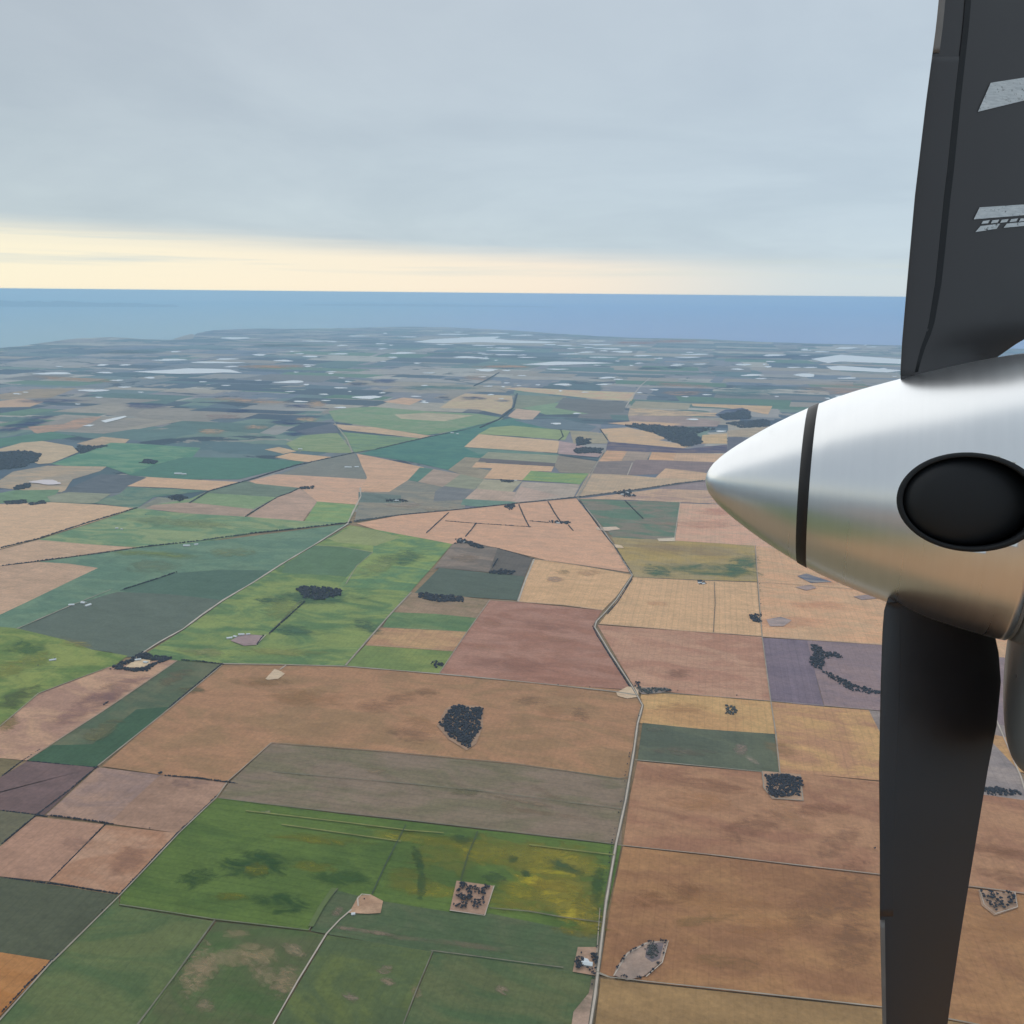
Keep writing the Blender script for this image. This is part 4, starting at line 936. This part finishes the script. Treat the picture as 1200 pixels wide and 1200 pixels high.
BL = [
 ('farmhouse', 685.5, 1130.5, 16, 12, 3.2, 40, 'white roofed farmhouse among dark trees left of the dirt road'),
 ('shed', 688.5, 1133, 22, 12, 4, -10, 'longest white roofed shed just below the near farmhouse'),
 ('shed', 683.5, 1128, 9, 8, 3, 40, 'small white roofed shed above the near farmhouse'),
 ('shed', 414, 1073, 9, 7, 3, 10, 'small cream shed at the end of the pale track in the green field'),
 ('shed', 269, 749, 24, 14, 5, 20, 'leftmost shed of the green paddock farmstead'),
 ('farmhouse', 276, 747, 18, 13, 3.5, -20, 'white farmhouse in the middle of the green paddock farmstead'),
 ('shed', 283, 745.5, 26, 13, 5, 5, 'white shed at the head of the green paddock farmstead'),
 ('shed', 291, 745, 16, 10, 4, 15, 'small shed above the cattle yard of the green paddock farmstead'),
 ('shed', 84, 710, 26, 16, 5, 15, 'white shed left of the grove on the grey-green field edge'),
 ('farmhouse', 98, 707.5, 24, 18, 5, -20, 'pale farmhouse on the upper edge of the grey-green field'),
 ('shed', 103, 710.5, 30, 18, 5, 60, 'larger white shed beside the pale farmhouse on the grey-green field edge'),
 ('shed', 219, 640.5, 40, 18, 6, 0, 'long white shed of the farmstead on the ragged tree line'),
 ('farmhouse', 230, 639, 22, 14, 5, 30, 'pale farmhouse right of the long white shed on the ragged tree line'),
 ('shed', 137, 620, 18, 12, 5, 10, 'white shed in the green field under the big tan wedge'),
 ('shed', 143, 621, 14, 10, 4, -20, 'small shed right of the white shed under the big tan wedge'),
 ('shed', 209, 556, 60, 26, 8, 0, 'long white shed on the far teal field'),
 ('shed', 216, 556.5, 34, 22, 7, 10, 'shorter white shed beside the long one on the far teal field'),
 ('shed', 162, 775, 24, 12, 4.5, 20, 'white shed in the yard ringed by trees'),
 ('farmhouse', 171, 778, 18, 12, 4, -15, 'pale farmhouse in the yard ringed by trees'),
 ('farmhouse', 820, 684, 20, 13, 4, 0, 'white farmhouse below the green and yellow field'),
 ('shed', 824, 685, 18, 12, 4, 25, 'shed right of the white farmhouse below the green and yellow field'),
 ('farmhouse', 538, 634.5, 22, 15, 5, 10, 'pale farmhouse at the corner of the pink field'),
 ('shed', 543, 636, 24, 13, 5, -15, 'shed right of the pale farmhouse at the corner of the pink field'),
 ('shed', 654, 614, 22, 14, 5, 0, 'white shed among the farm trees in the pink field'),
 ('farmhouse', 729, 580, 26, 15, 4, 10, 'first white building of the hamlet under the highway'),
 ('shed', 735, 578, 30, 16, 5, -20, 'second white building of the hamlet under the highway'),
 ('shed', 741, 581, 24, 14, 5, 30, 'third white building of the hamlet under the highway'),
 ('shed', 408, 548.5, 60, 24, 7, 0, 'long white shed standing in the grey field near the far road'),
 ('shed', 418, 548, 36, 20, 6, 8, 'shorter white shed in the grey field near the far road'),
 ('shed', 530, 508, 36, 22, 7, 0, 'white shed on the far highway beside the teal field'),
 ('shed', 536, 509, 24, 18, 6, 20, 'small white shed right of the white shed on the far highway'),
 ('shed', 465, 587.5, 30, 14, 5, 0, 'white shed among the farm trees in the grey field'),
 ('shed', 604, 563.5, 24, 14, 5, 0, 'white shed beside the farm trees under the tan block'),
 ('shed', 352, 527, 40, 20, 6, 0, 'white shed beyond the tan wedge in the far light green field'),
 ('shed', 62, 774.5, 26, 12, 4, 25, 'pale shed at the end of the hedge in the yellow-green paddock'),
]
for q in BL: gable(*q, group=FG)

# ------------------------------------------------------------------ the aircraft: spinner, blades, engine nacelle
HUB = CAM + RT * ((1122 - 600) / FPX * 2.542) + UP * ((600 - 579.2) / FPX * 2.542) + F * 2.542
NOSE = CAM + RT * 0.6116064 + UP * 0.1023835 + F * 2.8
AX = -(RT * -0.930147 + UP * 0.072011 + F * 0.360057)           # points aft
plane = empty('aircraft', HUB)
tag(plane, 'turboprop aircraft showing its polished spinner, dark propeller blades and grey engine cowling', 'airplane')
OUT = (-(HUB - CAM)); OUT = (OUT - AX * OUT.dot(AX)).normalized()   # from the axis towards the viewer
SIDE = AX.cross(OUT)
def W2(p): return Vector(p) - HUB

m_spin, t, b = mat('polished_aluminium')
tcn = t.new('ShaderNodeTexCoord').outputs['Object']
n = t.noise(tcn, 7.0, 5, 0.6, 0.3); n_f = t.noise(tcn, 60.0, 3, 0.6)
t.put(b.inputs['Base Color'], t.mix(t.map(n, 0.3, 0.7), (0.86, 0.87, 0.88), (0.90, 0.905, 0.91)))
b.inputs['Metallic'].default_value = 1.0
AXL = (0.913, -0.0, -0.0)
vd = t.new('ShaderNodeVectorMath', operation='DOT_PRODUCT'); t.put(vd.inputs[0], tcn); vd.inputs[1].default_value = tuple(AX)
ringn = t.noise(t.xyz(t.m('MULTIPLY', vd.outputs['Value'], 55.0), t.m('MULTIPLY', t.sep(tcn)[2], 1.4), 0.0), 1.0, 4, 0.6)     # fine wipe marks running round the cone
smudge = t.noise(tcn, 3.2, 6, 0.7, 0.8)
basec = t.mix(t.map(n, 0.3, 0.7), (0.86, 0.87, 0.88), (0.90, 0.905, 0.91))
basec = gain(t, basec, t.map(ringn, 0.3, 0.7, 0.975, 1.01)); basec = t.mix(t.map(smudge, 0.60, 0.75, 0.0, 0.25, True), basec, (0.62, 0.60, 0.56))
t.put(b.inputs['Base Color'], basec)
t.put(b.inputs['Roughness'], t.m('ADD', t.map(ringn, 0.3, 0.7, 0.27, 0.31), t.map(smudge, 0.55, 0.75, 0.0, 0.12)))
bmp = t.new('ShaderNodeBump'); bmp.inputs['Strength'].default_value = 0.004; bmp.inputs['Distance'].default_value = 0.002
t.put(bmp.inputs['Height'], n_f); t.put(b.inputs['Normal'], bmp.outputs[0])
def plain(name, c, rough, var=0.08, scale=9.0, metallic=0.0, spec=0.5, c2=None):
    m, t, b = mat(name); tcn = t.new('ShaderNodeTexCoord').outputs['Object']
    n = t.noise(tcn, scale, 6, 0.65, 0.2)
    c2 = c2 or [x * (1 + var * 2) for x in c]
    t.put(b.inputs['Base Color'], t.mix(t.map(n, 0.3, 0.7), list(c), list(c2)))
    t.put(b.inputs['Roughness'], t.map(n, 0.3, 0.7, rough, rough + 0.1))
    b.inputs['Metallic'].default_value = metallic; b.inputs['Specular IOR Level'].default_value = spec
    return m
m_blade = plain('dark_composite_blade', (0.014, 0.0115, 0.013), 0.36, 0.15, 5.0, spec=0.75)
m_boot = plain('black_rubber_boot', (0.008, 0.009, 0.011), 0.55, 0.15, 8.0, spec=0.4)
m_black = plain('black_paint', (0.012, 0.011, 0.012), 0.45)
m_strip = plain('worn_metal_leading_edge', (0.20, 0.18, 0.165), 0.45, 0.1, 20.0, metallic=0.6)
m_white = plain('worn_white_marking', (0.42, 0.46, 0.48), 0.6, 0.15, 40.0)
m_white, t, b = mat('worn_white_marking')
tcn = t.new('ShaderNodeTexCoord').outputs['Object']; q = t.sep(tcn)
wn_ = t.noise(t.xyz(t.m('MULTIPLY', q[0], 30.0), t.m('MULTIPLY', q[1], 30.0), t.m('MULTIPLY', q[2], 260.0)), 1.0, 5, 0.7)
t.put(b.inputs['Base Color'], t.mix(t.map(wn_, 0.3, 0.7), (0.50, 0.54, 0.56), (0.80, 0.83, 0.84)))
t.put(b.inputs['Alpha'], t.map(t.noise(tcn, 90.0, 4, 0.7), 0.30, 0.42)); b.inputs['Roughness'].default_value = 0.6
m_nac = plain('grey_cowling_paint', (0.20, 0.20, 0.195), 0.38, 0.05, 3.0)
m_seam = plain('panel_seam', (0.35, 0.35, 0.35), 0.5)

PROF = [(0.0, 0.0), (0.0012, 0.0115), (0.0045, 0.0235), (0.0115, 0.038), (0.0225, 0.0535), (0.040, 0.0725), (0.0609, 0.0900), (0.0820, 0.1065), (0.1054, 0.1230), (0.150, 0.1530), (0.1953, 0.1812),
        (0.25, 0.2115), (0.3029, 0.2382), (0.36, 0.2640), (0.429, 0.2895), (0.48, 0.3060), (0.5301, 0.3215), (0.60, 0.3420), (0.6666, 0.3605), (0.72, 0.3740), (0.7765, 0.3865), (0.82, 0.3950), (0.855, 0.4010)]
PT_, PR_ = [p[0] for p in PROF], [p[1] for p in PROF]
def prof(t_): return float(np.interp(t_, PT_, PR_))
def smooth_prof(t_):
    if t_ < .03: return prof(t_)
    return (prof(t_ - .012) + prof(t_) * 2 + prof(t_ + .012)) / 4
def revolve(name, ts, rf, m, parent, nseg=160, close=False, cap=False):
    V = []; Fc = []
    for t_ in ts:
        r = rf(t_)
        for i in range(nseg):
            a = i / nseg * 2 * math.pi; V.append(W2(NOSE + AX * t_ + (OUT * math.cos(a) + SIDE * math.sin(a)) * r))
    for j in range(len(ts) - 1):
        for i in range(nseg):
            k_ = (i + 1) % nseg; Fc.append((j * nseg + i, (j + 1) * nseg + i, (j + 1) * nseg + k_, j * nseg + k_))
    if cap:
        Fc.append(tuple(range(nseg))); Fc.append(tuple(reversed(range((len(ts) - 1) * nseg, len(ts) * nseg))))
    me = bpy.data.meshes.new(name); me.from_pydata([tuple(v_) for v_ in V], [], Fc); me.materials.append(m)
    bm = bmesh.new(); bm.from_mesh(me); bmesh.ops.remove_doubles(bm, verts=bm.verts, dist=1e-5); bmesh.ops.recalc_face_normals(bm, faces=bm.faces); bm.to_mesh(me); bm.free()
    me.polygons.foreach_set('use_smooth', [len(p.vertices) < 10 for p in me.polygons]); me.update()
    o = bpy.data.objects.new(name, me); COL.objects.link(o); o.parent = parent
    return o
ts = [0.0, 0.0012, 0.003, 0.0045, 0.008, 0.0115, 0.016, 0.0225, 0.03, 0.04, 0.05] + [0.0609 + i * 0.0162 for i in range(49)] + [0.8555]
ts = sorted(x for x in ts if x <= 0.856)
spin = revolve('spinner', ts, smooth_prof, m_spin, plane, cap=True)
spin.data.materials.append(m_boot)
revolve('black_band', [0.2905, 0.2955, 0.308, 0.3215, 0.3265], lambda t_: smooth_prof(t_) + (0.0022 if 0.292 < t_ < 0.325 else -0.004), m_black, spin)
# blade-root opening: bored out of the spinner
def to_local(v_): return W2(v_)
T_HOLE = 0.704; tilt = R_(-3)
odir = (OUT * math.cos(tilt) + SIDE * math.sin(tilt))
if (odir.dot(UP) > OUT.dot(UP)): odir = (OUT * math.cos(-tilt) + SIDE * math.sin(-tilt))
hc = NOSE + AX * (T_HOLE + 0.002)
sdir = AX.cross(odir)
def oval(c, rx, ry, n=64): return [c + AX * rx * math.cos(i / n * 2 * math.pi) + sdir * ry * math.sin(i / n * 2 * math.pi) for i in range(n)]
V = []
for rr in (0.26, 0.60): V += [W2(p) for p in oval(hc + odir * rr, 0.154, 0.118)]
Fc = [(i, (i + 1) % 64, 64 + (i + 1) % 64, 64 + i) for i in range(64)] + [tuple(reversed(range(64))), tuple(range(64, 128))]
cut = mesh_obj('cut', V, Fc, m_boot, plane)
bm = bmesh.new(); bm.from_mesh(cut.data); bmesh.ops.recalc_face_normals(bm, faces=bm.faces); bm.to_mesh(cut.data); bm.free()
md = spin.modifiers.new('bore', 'BOOLEAN'); md.object = cut; md.operation = 'DIFFERENCE'; md.solver = 'EXACT'; md.material_mode = 'TRANSFER'
bpy.context.view_layer.update()
dg = bpy.context.evaluated_depsgraph_get(); me2 = bpy.data.meshes.new_from_object(spin.evaluated_get(dg)); spin.modifiers.clear(); spin.data = me2
bpy.data.objects.remove(cut)
# root boot of the blade inside the opening: stepped dark dome
V = []; Fc = []
steps = [(0.270, 0.151, 0.116), (0.322, 0.144, 0.110), (0.340, 0.126, 0.097), (0.351, 0.100, 0.078), (0.358, 0.066, 0.050), (0.361, 0.032, 0.025), (0.3615, 0.001, 0.001)]
for rr, a, b_ in steps: V += [W2(p) for p in oval(hc + odir * rr, a, b_)]
for j in range(len(steps) - 1):
    for i in range(64): Fc.append((j * 64 + i, j * 64 + (i + 1) % 64, (j + 1) * 64 + (i + 1) % 64, (j + 1) * 64 + i))
mesh_obj('blade_root_boot', V, Fc, m_boot, spin, smooth=True)

V = []; Fc = []
def on_skin(a, k_, off):
    x = 0.154 * k_ * math.cos(a); y = 0.118 * k_ * math.sin(a); rr = smooth_prof(min(0.853, T_HOLE + 0.002 + x)) + off
    return hc + AX * x + sdir * y + odir * math.sqrt(max(rr * rr - y * y, 0))
for k_, off in ((0.955, -0.03), (0.955, 0.000), (0.98, 0.003), (1.04, 0.003), (1.06, -0.001)):
    for i in range(96): V.append(W2(on_skin(i / 96 * 2 * math.pi, k_, off)))
for j in range(4):
    for i in range(96): Fc.append((j * 96 + i, j * 96 + (i + 1) % 96, (j + 1) * 96 + (i + 1) % 96, (j + 1) * 96 + i))
mesh_obj('root_seal', V, Fc, m_boot, spin, smooth=True)

# blades: outlines in metres across the disc plane, built at their real depth with an aerofoil section
def cam_pt(px, py, z): return CAM + RT * ((px - 600) / FPX * z) + UP * ((600 - py) / FPX * z) + F * z
def interp(tab, y): return float(np.interp(y, [q[0] for q in tab], [q[1] for q in tab]))
class Blade:
    def __init__(s, left, right, y0, y1, zl, zr, thick, le=0.14):
        s.L, s.R, s.y0, s.y1, s.zl, s.zr, s.th, s.le = left, right, y0, y1, zl, zr, thick, le
    def sec(s, u_, y, front=True, off=0.0):
        xl, xr = interp(s.L, y), interp(s.R, y); x = xl + (xr - xl) * u_; z = s.zl + (s.zr - s.zl) * u_
        th = s.th * interp([(0, 1), (1, .45)], abs(y - s.y0) / abs(s.y1 - s.y0)) * (1.0 if True else 0)
        uu_ = min(max(u_, 0), 1); sh = 2.6 * (math.sqrt(uu_) * .62 * (1 - uu_) + .22 * uu_ * (1 - uu_))
        zz_ = z - th * sh - off if front else z + th * sh * .6 + off
        return cam_pt(x, y, zz_)
    def build(s, name, m, parent, nu=24, ny=60, u0=0.0, u1=1.0, y0=None, y1=None, off=0.0):
        y0 = s.y0 if y0 is None else y0; y1 = s.y1 if y1 is None else y1
        V = []; Fc = []; us = [u0 + (u1 - u0) * (1 - math.cos(math.pi * i / nu)) / 2 for i in range(nu + 1)]
        loop = [(u_, True) for u_ in us] + [(u_, False) for u_ in reversed(us)]; n = len(loop)
        for j in range(ny + 1):
            y = y0 + (y1 - y0) * j / ny
            for u_, fr in loop: V.append(W2(s.sec(u_, y, fr, off)))
        for j in range(ny):
            for i in range(n):
                k_ = (i + 1) % n; Fc.append((j * n + i, j * n + k_, (j + 1) * n + k_, (j + 1) * n + i))
        Fc.append(tuple(range(n))); Fc.append(tuple(reversed(range(ny * n, ny * n + n))))
        o = mesh_obj(name, V, Fc, m, parent, smooth=True)
        bm = bmesh.new(); bm.from_mesh(o.data); bmesh.ops.recalc_face_normals(bm, faces=bm.faces); bm.to_mesh(o.data); bm.free()
        for p in o.data.polygons:
            if len(p.vertices) > 4: p.use_smooth = False
        return o
TOP_L = [(-420,1140),(-200,1118),(-60,1105),(0,1100),(30,1097),(120,1085),(230,1072),(330,1063),(400,1057),(438,1055),(460,1056)]
TOP_R = [(-420,1215),(-200,1262),(0,1275),(200,1270),(330,1250),(385,1222),(400,1196),(412,1176),(436,1150),(460,1130)]
top = Blade(TOP_L, TOP_R, 462, -420, 2.52, 2.66, 0.030)
bt = top.build('propeller_blade', m_blade, plane)
top.build('leading_edge_strip', m_strip, bt, nu=8, u0=0.0, u1=0.045, y0=62, y1=-418, off=0.0015)
top.build('de_icing_boot', m_blade, bt, nu=14, ny=50, u0=0.0, u1=0.185, y0=440, y1=66, off=0.0016)
top.build('boot_seam', m_boot, bt, nu=6, ny=50, u0=0.178, u1=0.218, y0=436, y1=-300, off=0.0019)
BOT_L = [(680,1046),(703,1040),(715,1036),(740,1034),(800,1032),(900,1030),(1000,1031),(1075,1031),(1200,1034),(1400,1040),(1700,1060)]
BOT_R = [(680,1150),(735,1163),(760,1170),(800,1173),(850,1168),(900,1158),(960,1148),(1020,1138),(1100,1125),(1180,1113),(1300,1098),(1500,1085),(1700,1078)]
bot = Blade(BOT_L, BOT_R, 680, 1700, 2.50, 2.62, 0.026)
bb = bot.build('propeller_blade', m_blade, plane)
bot.build('leading_edge_strip', m_strip, bb, nu=8, u0=0.0, u1=0.06, y0=1078, y1=1698, off=0.0005)
bot.build('de_icing_boot', m_blade, bb, nu=12, ny=40, u0=0.0, u1=0.16, y0=706, y1=1074, off=0.0018)

def decal(bl, poly_rows, name, parent, off=0.003):
    """rows: (y, x_left, x_right) in survey units, laid on the blade's front face"""
    V = []; Fc = []; nx = 14
    for y, x0, x1 in poly_rows:
        xl, xr = interp(bl.L, y), interp(bl.R, y)
        for i in range(nx + 1):
            u_ = ((x0 + (x1 - x0) * i / nx) - xl) / (xr - xl); V.append(W2(bl.sec(u_, y, True, off)))
    for j in range(len(poly_rows) - 1):
        for i in range(nx): a = j * (nx + 1) + i; Fc.append((a, a + 1, a + nx + 2, a + nx + 1))
    return mesh_obj(name, V, Fc, m_white, parent)
def skew_rows(pts_top, pts_bot, n=10):
    return [(pts_top[0] + (pts_bot[0] - pts_top[0]) * i / n, pts_top[1] + (pts_bot[1] - pts_top[1]) * i / n, pts_top[2] + (pts_bot[2] - pts_top[2]) * i / n) for i in range(n + 1)]
def quad_decal(bl, a, b_, c, d, parent, name='marking', off=0.003, nx=16, ny=8):
    V = []; Fc = []
    for j in range(ny + 1):
        s = j / ny
        for i in range(nx + 1):
            q = i / nx
            x = (a[0] * (1 - q) + b_[0] * q) * (1 - s) + (d[0] * (1 - q) + c[0] * q) * s; y = (a[1] * (1 - q) + b_[1] * q) * (1 - s) + (d[1] * (1 - q) + c[1] * q) * s
            xl, xr = interp(bl.L, y), interp(bl.R, y); V.append(W2(bl.sec((x - xl) / (xr - xl), y, True, off)))
    for j in range(ny):
        for i in range(nx): k_ = j * (nx + 1) + i; Fc.append((k_, k_ + 1, k_ + nx + 2, k_ + nx + 1))
    return V, Fc
def marking(quads, bl, parent):
    V = []; Fc = []
    for q in quads:
        v_, f_ = quad_decal(bl, *q, parent); b0 = len(V); V += v_; Fc += [tuple(x + b0 for x in f) for f in f_]
    return mesh_obj('marking', V, Fc, m_white, parent)
marking([[(1161,97),(1232,86),(1224,112),(1146,131)]], top, bt)
mk = [[(1148,243),(1240,237),(1240,249),(1141,257)]]
for i in range(7):
    x = 1152 + i * 11; mk.append([(x, 259 - i * .7), (x + 8, 258 - i * .7), (x + 6, 261.5 - i * .7), (x - 2, 262.5 - i * .7)])
mk.append([(1149,265),(1172,262),(1168,268),(1143,272)]); mk.append([(1180,262),(1240,256),(1240,261),(1176,267)])
marking(mk, top, bt)

# engine nacelle with its chin intake
nac_ts = [0.868, 0.874, 0.90, 1.0, 1.15, 1.4, 1.8, 2.4, 3.2]
nacelle = revolve('engine_nacelle', nac_ts, lambda t_: float(np.interp(t_, [0.868, .874, .9, 1.0, 1.15, 1.4, 1.8, 2.4, 3.2], [.385, .400, .408, .425, .45, .48, .50, .50, .42])), m_nac, plane, cap=True)
DN = (-UP * 1.0 - AX * (-UP).dot(AX)).normalized()
V = []; Fc = []; nst = 30; ns = 48
tb = 0.868
lipc = [(0.900, 0.02), (0.896, 0.30), (0.893, 0.55), (0.898, .80), (0.918, .94), (0.96, 1.02), (1.08, 1.1), (1.4, 1.14), (1.9, 1.0), (2.6, .6)]
for tt, sc_ in lipc:
    c = NOSE + AX * tt + DN * (0.50 if tt < 1.4 else 0.50 - (tt - 1.4) * .08)
    for i in range(ns):
        a = i / ns * 2 * math.pi; V.append(W2(c + DN * math.cos(a) * 0.27 * sc_ + DN.cross(AX) * math.sin(a) * 0.27 * sc_))
for j in range(len(lipc) - 1):
    for i in range(ns): k_ = (i + 1) % ns; Fc.append((j * ns + i, j * ns + k_, (j + 1) * ns + k_, (j + 1) * ns + i))
intake = mesh_obj('chin_intake', V, Fc, m_nac, nacelle, smooth=True)
bm = bmesh.new(); bm.from_mesh(intake.data); bmesh.ops.recalc_face_normals(bm, faces=bm.faces); bm.to_mesh(intake.data); bm.free()
sub = intake.modifiers.new('s', 'SUBSURF'); sub.levels = 2; sub.render_levels = 2
revolve('cowling_seam', [0.8575, 0.8605, 0.8665], lambda t_: 0.396, m_nac, nacelle)

# ------------------------------------------------------------------ haze
hm = bpy.data.materials.new('haze'); hm.use_nodes = True; t = NT(hm.node_tree); t.n.clear()
ho = t.new('ShaderNodeOutputMaterial'); pv = t.new('ShaderNodeVolumePrincipled')
pv.inputs['Color'].default_value = (0.52, 0.77, 1.0, 1); pv.inputs['Density'].default_value = SIG; pv.inputs['Anisotropy'].default_value = 0.45
t.l.new(pv.outputs[0], ho.inputs['Volume'])
S_ = 142000; zt = ALT + 4.0; zb = -3.0
V = [(-S_, -S_, zb), (S_, -S_, zb), (S_, S_, zb), (-S_, S_, zb), (-S_, -S_, zt), (S_, -S_, zt), (S_, S_, zt), (-S_, S_, zt)]
tag(mesh_obj('haze', V, [(3, 2, 1, 0), (4, 5, 6, 7), (0, 1, 5, 4), (1, 2, 6, 5), (2, 3, 7, 6), (3, 0, 4, 7)], hm), 'pale blue haze thickening over the far plain and sea', 'haze', kind='stuff')
print('trees', NT_[0], 'objs', len(bpy.data.objects))
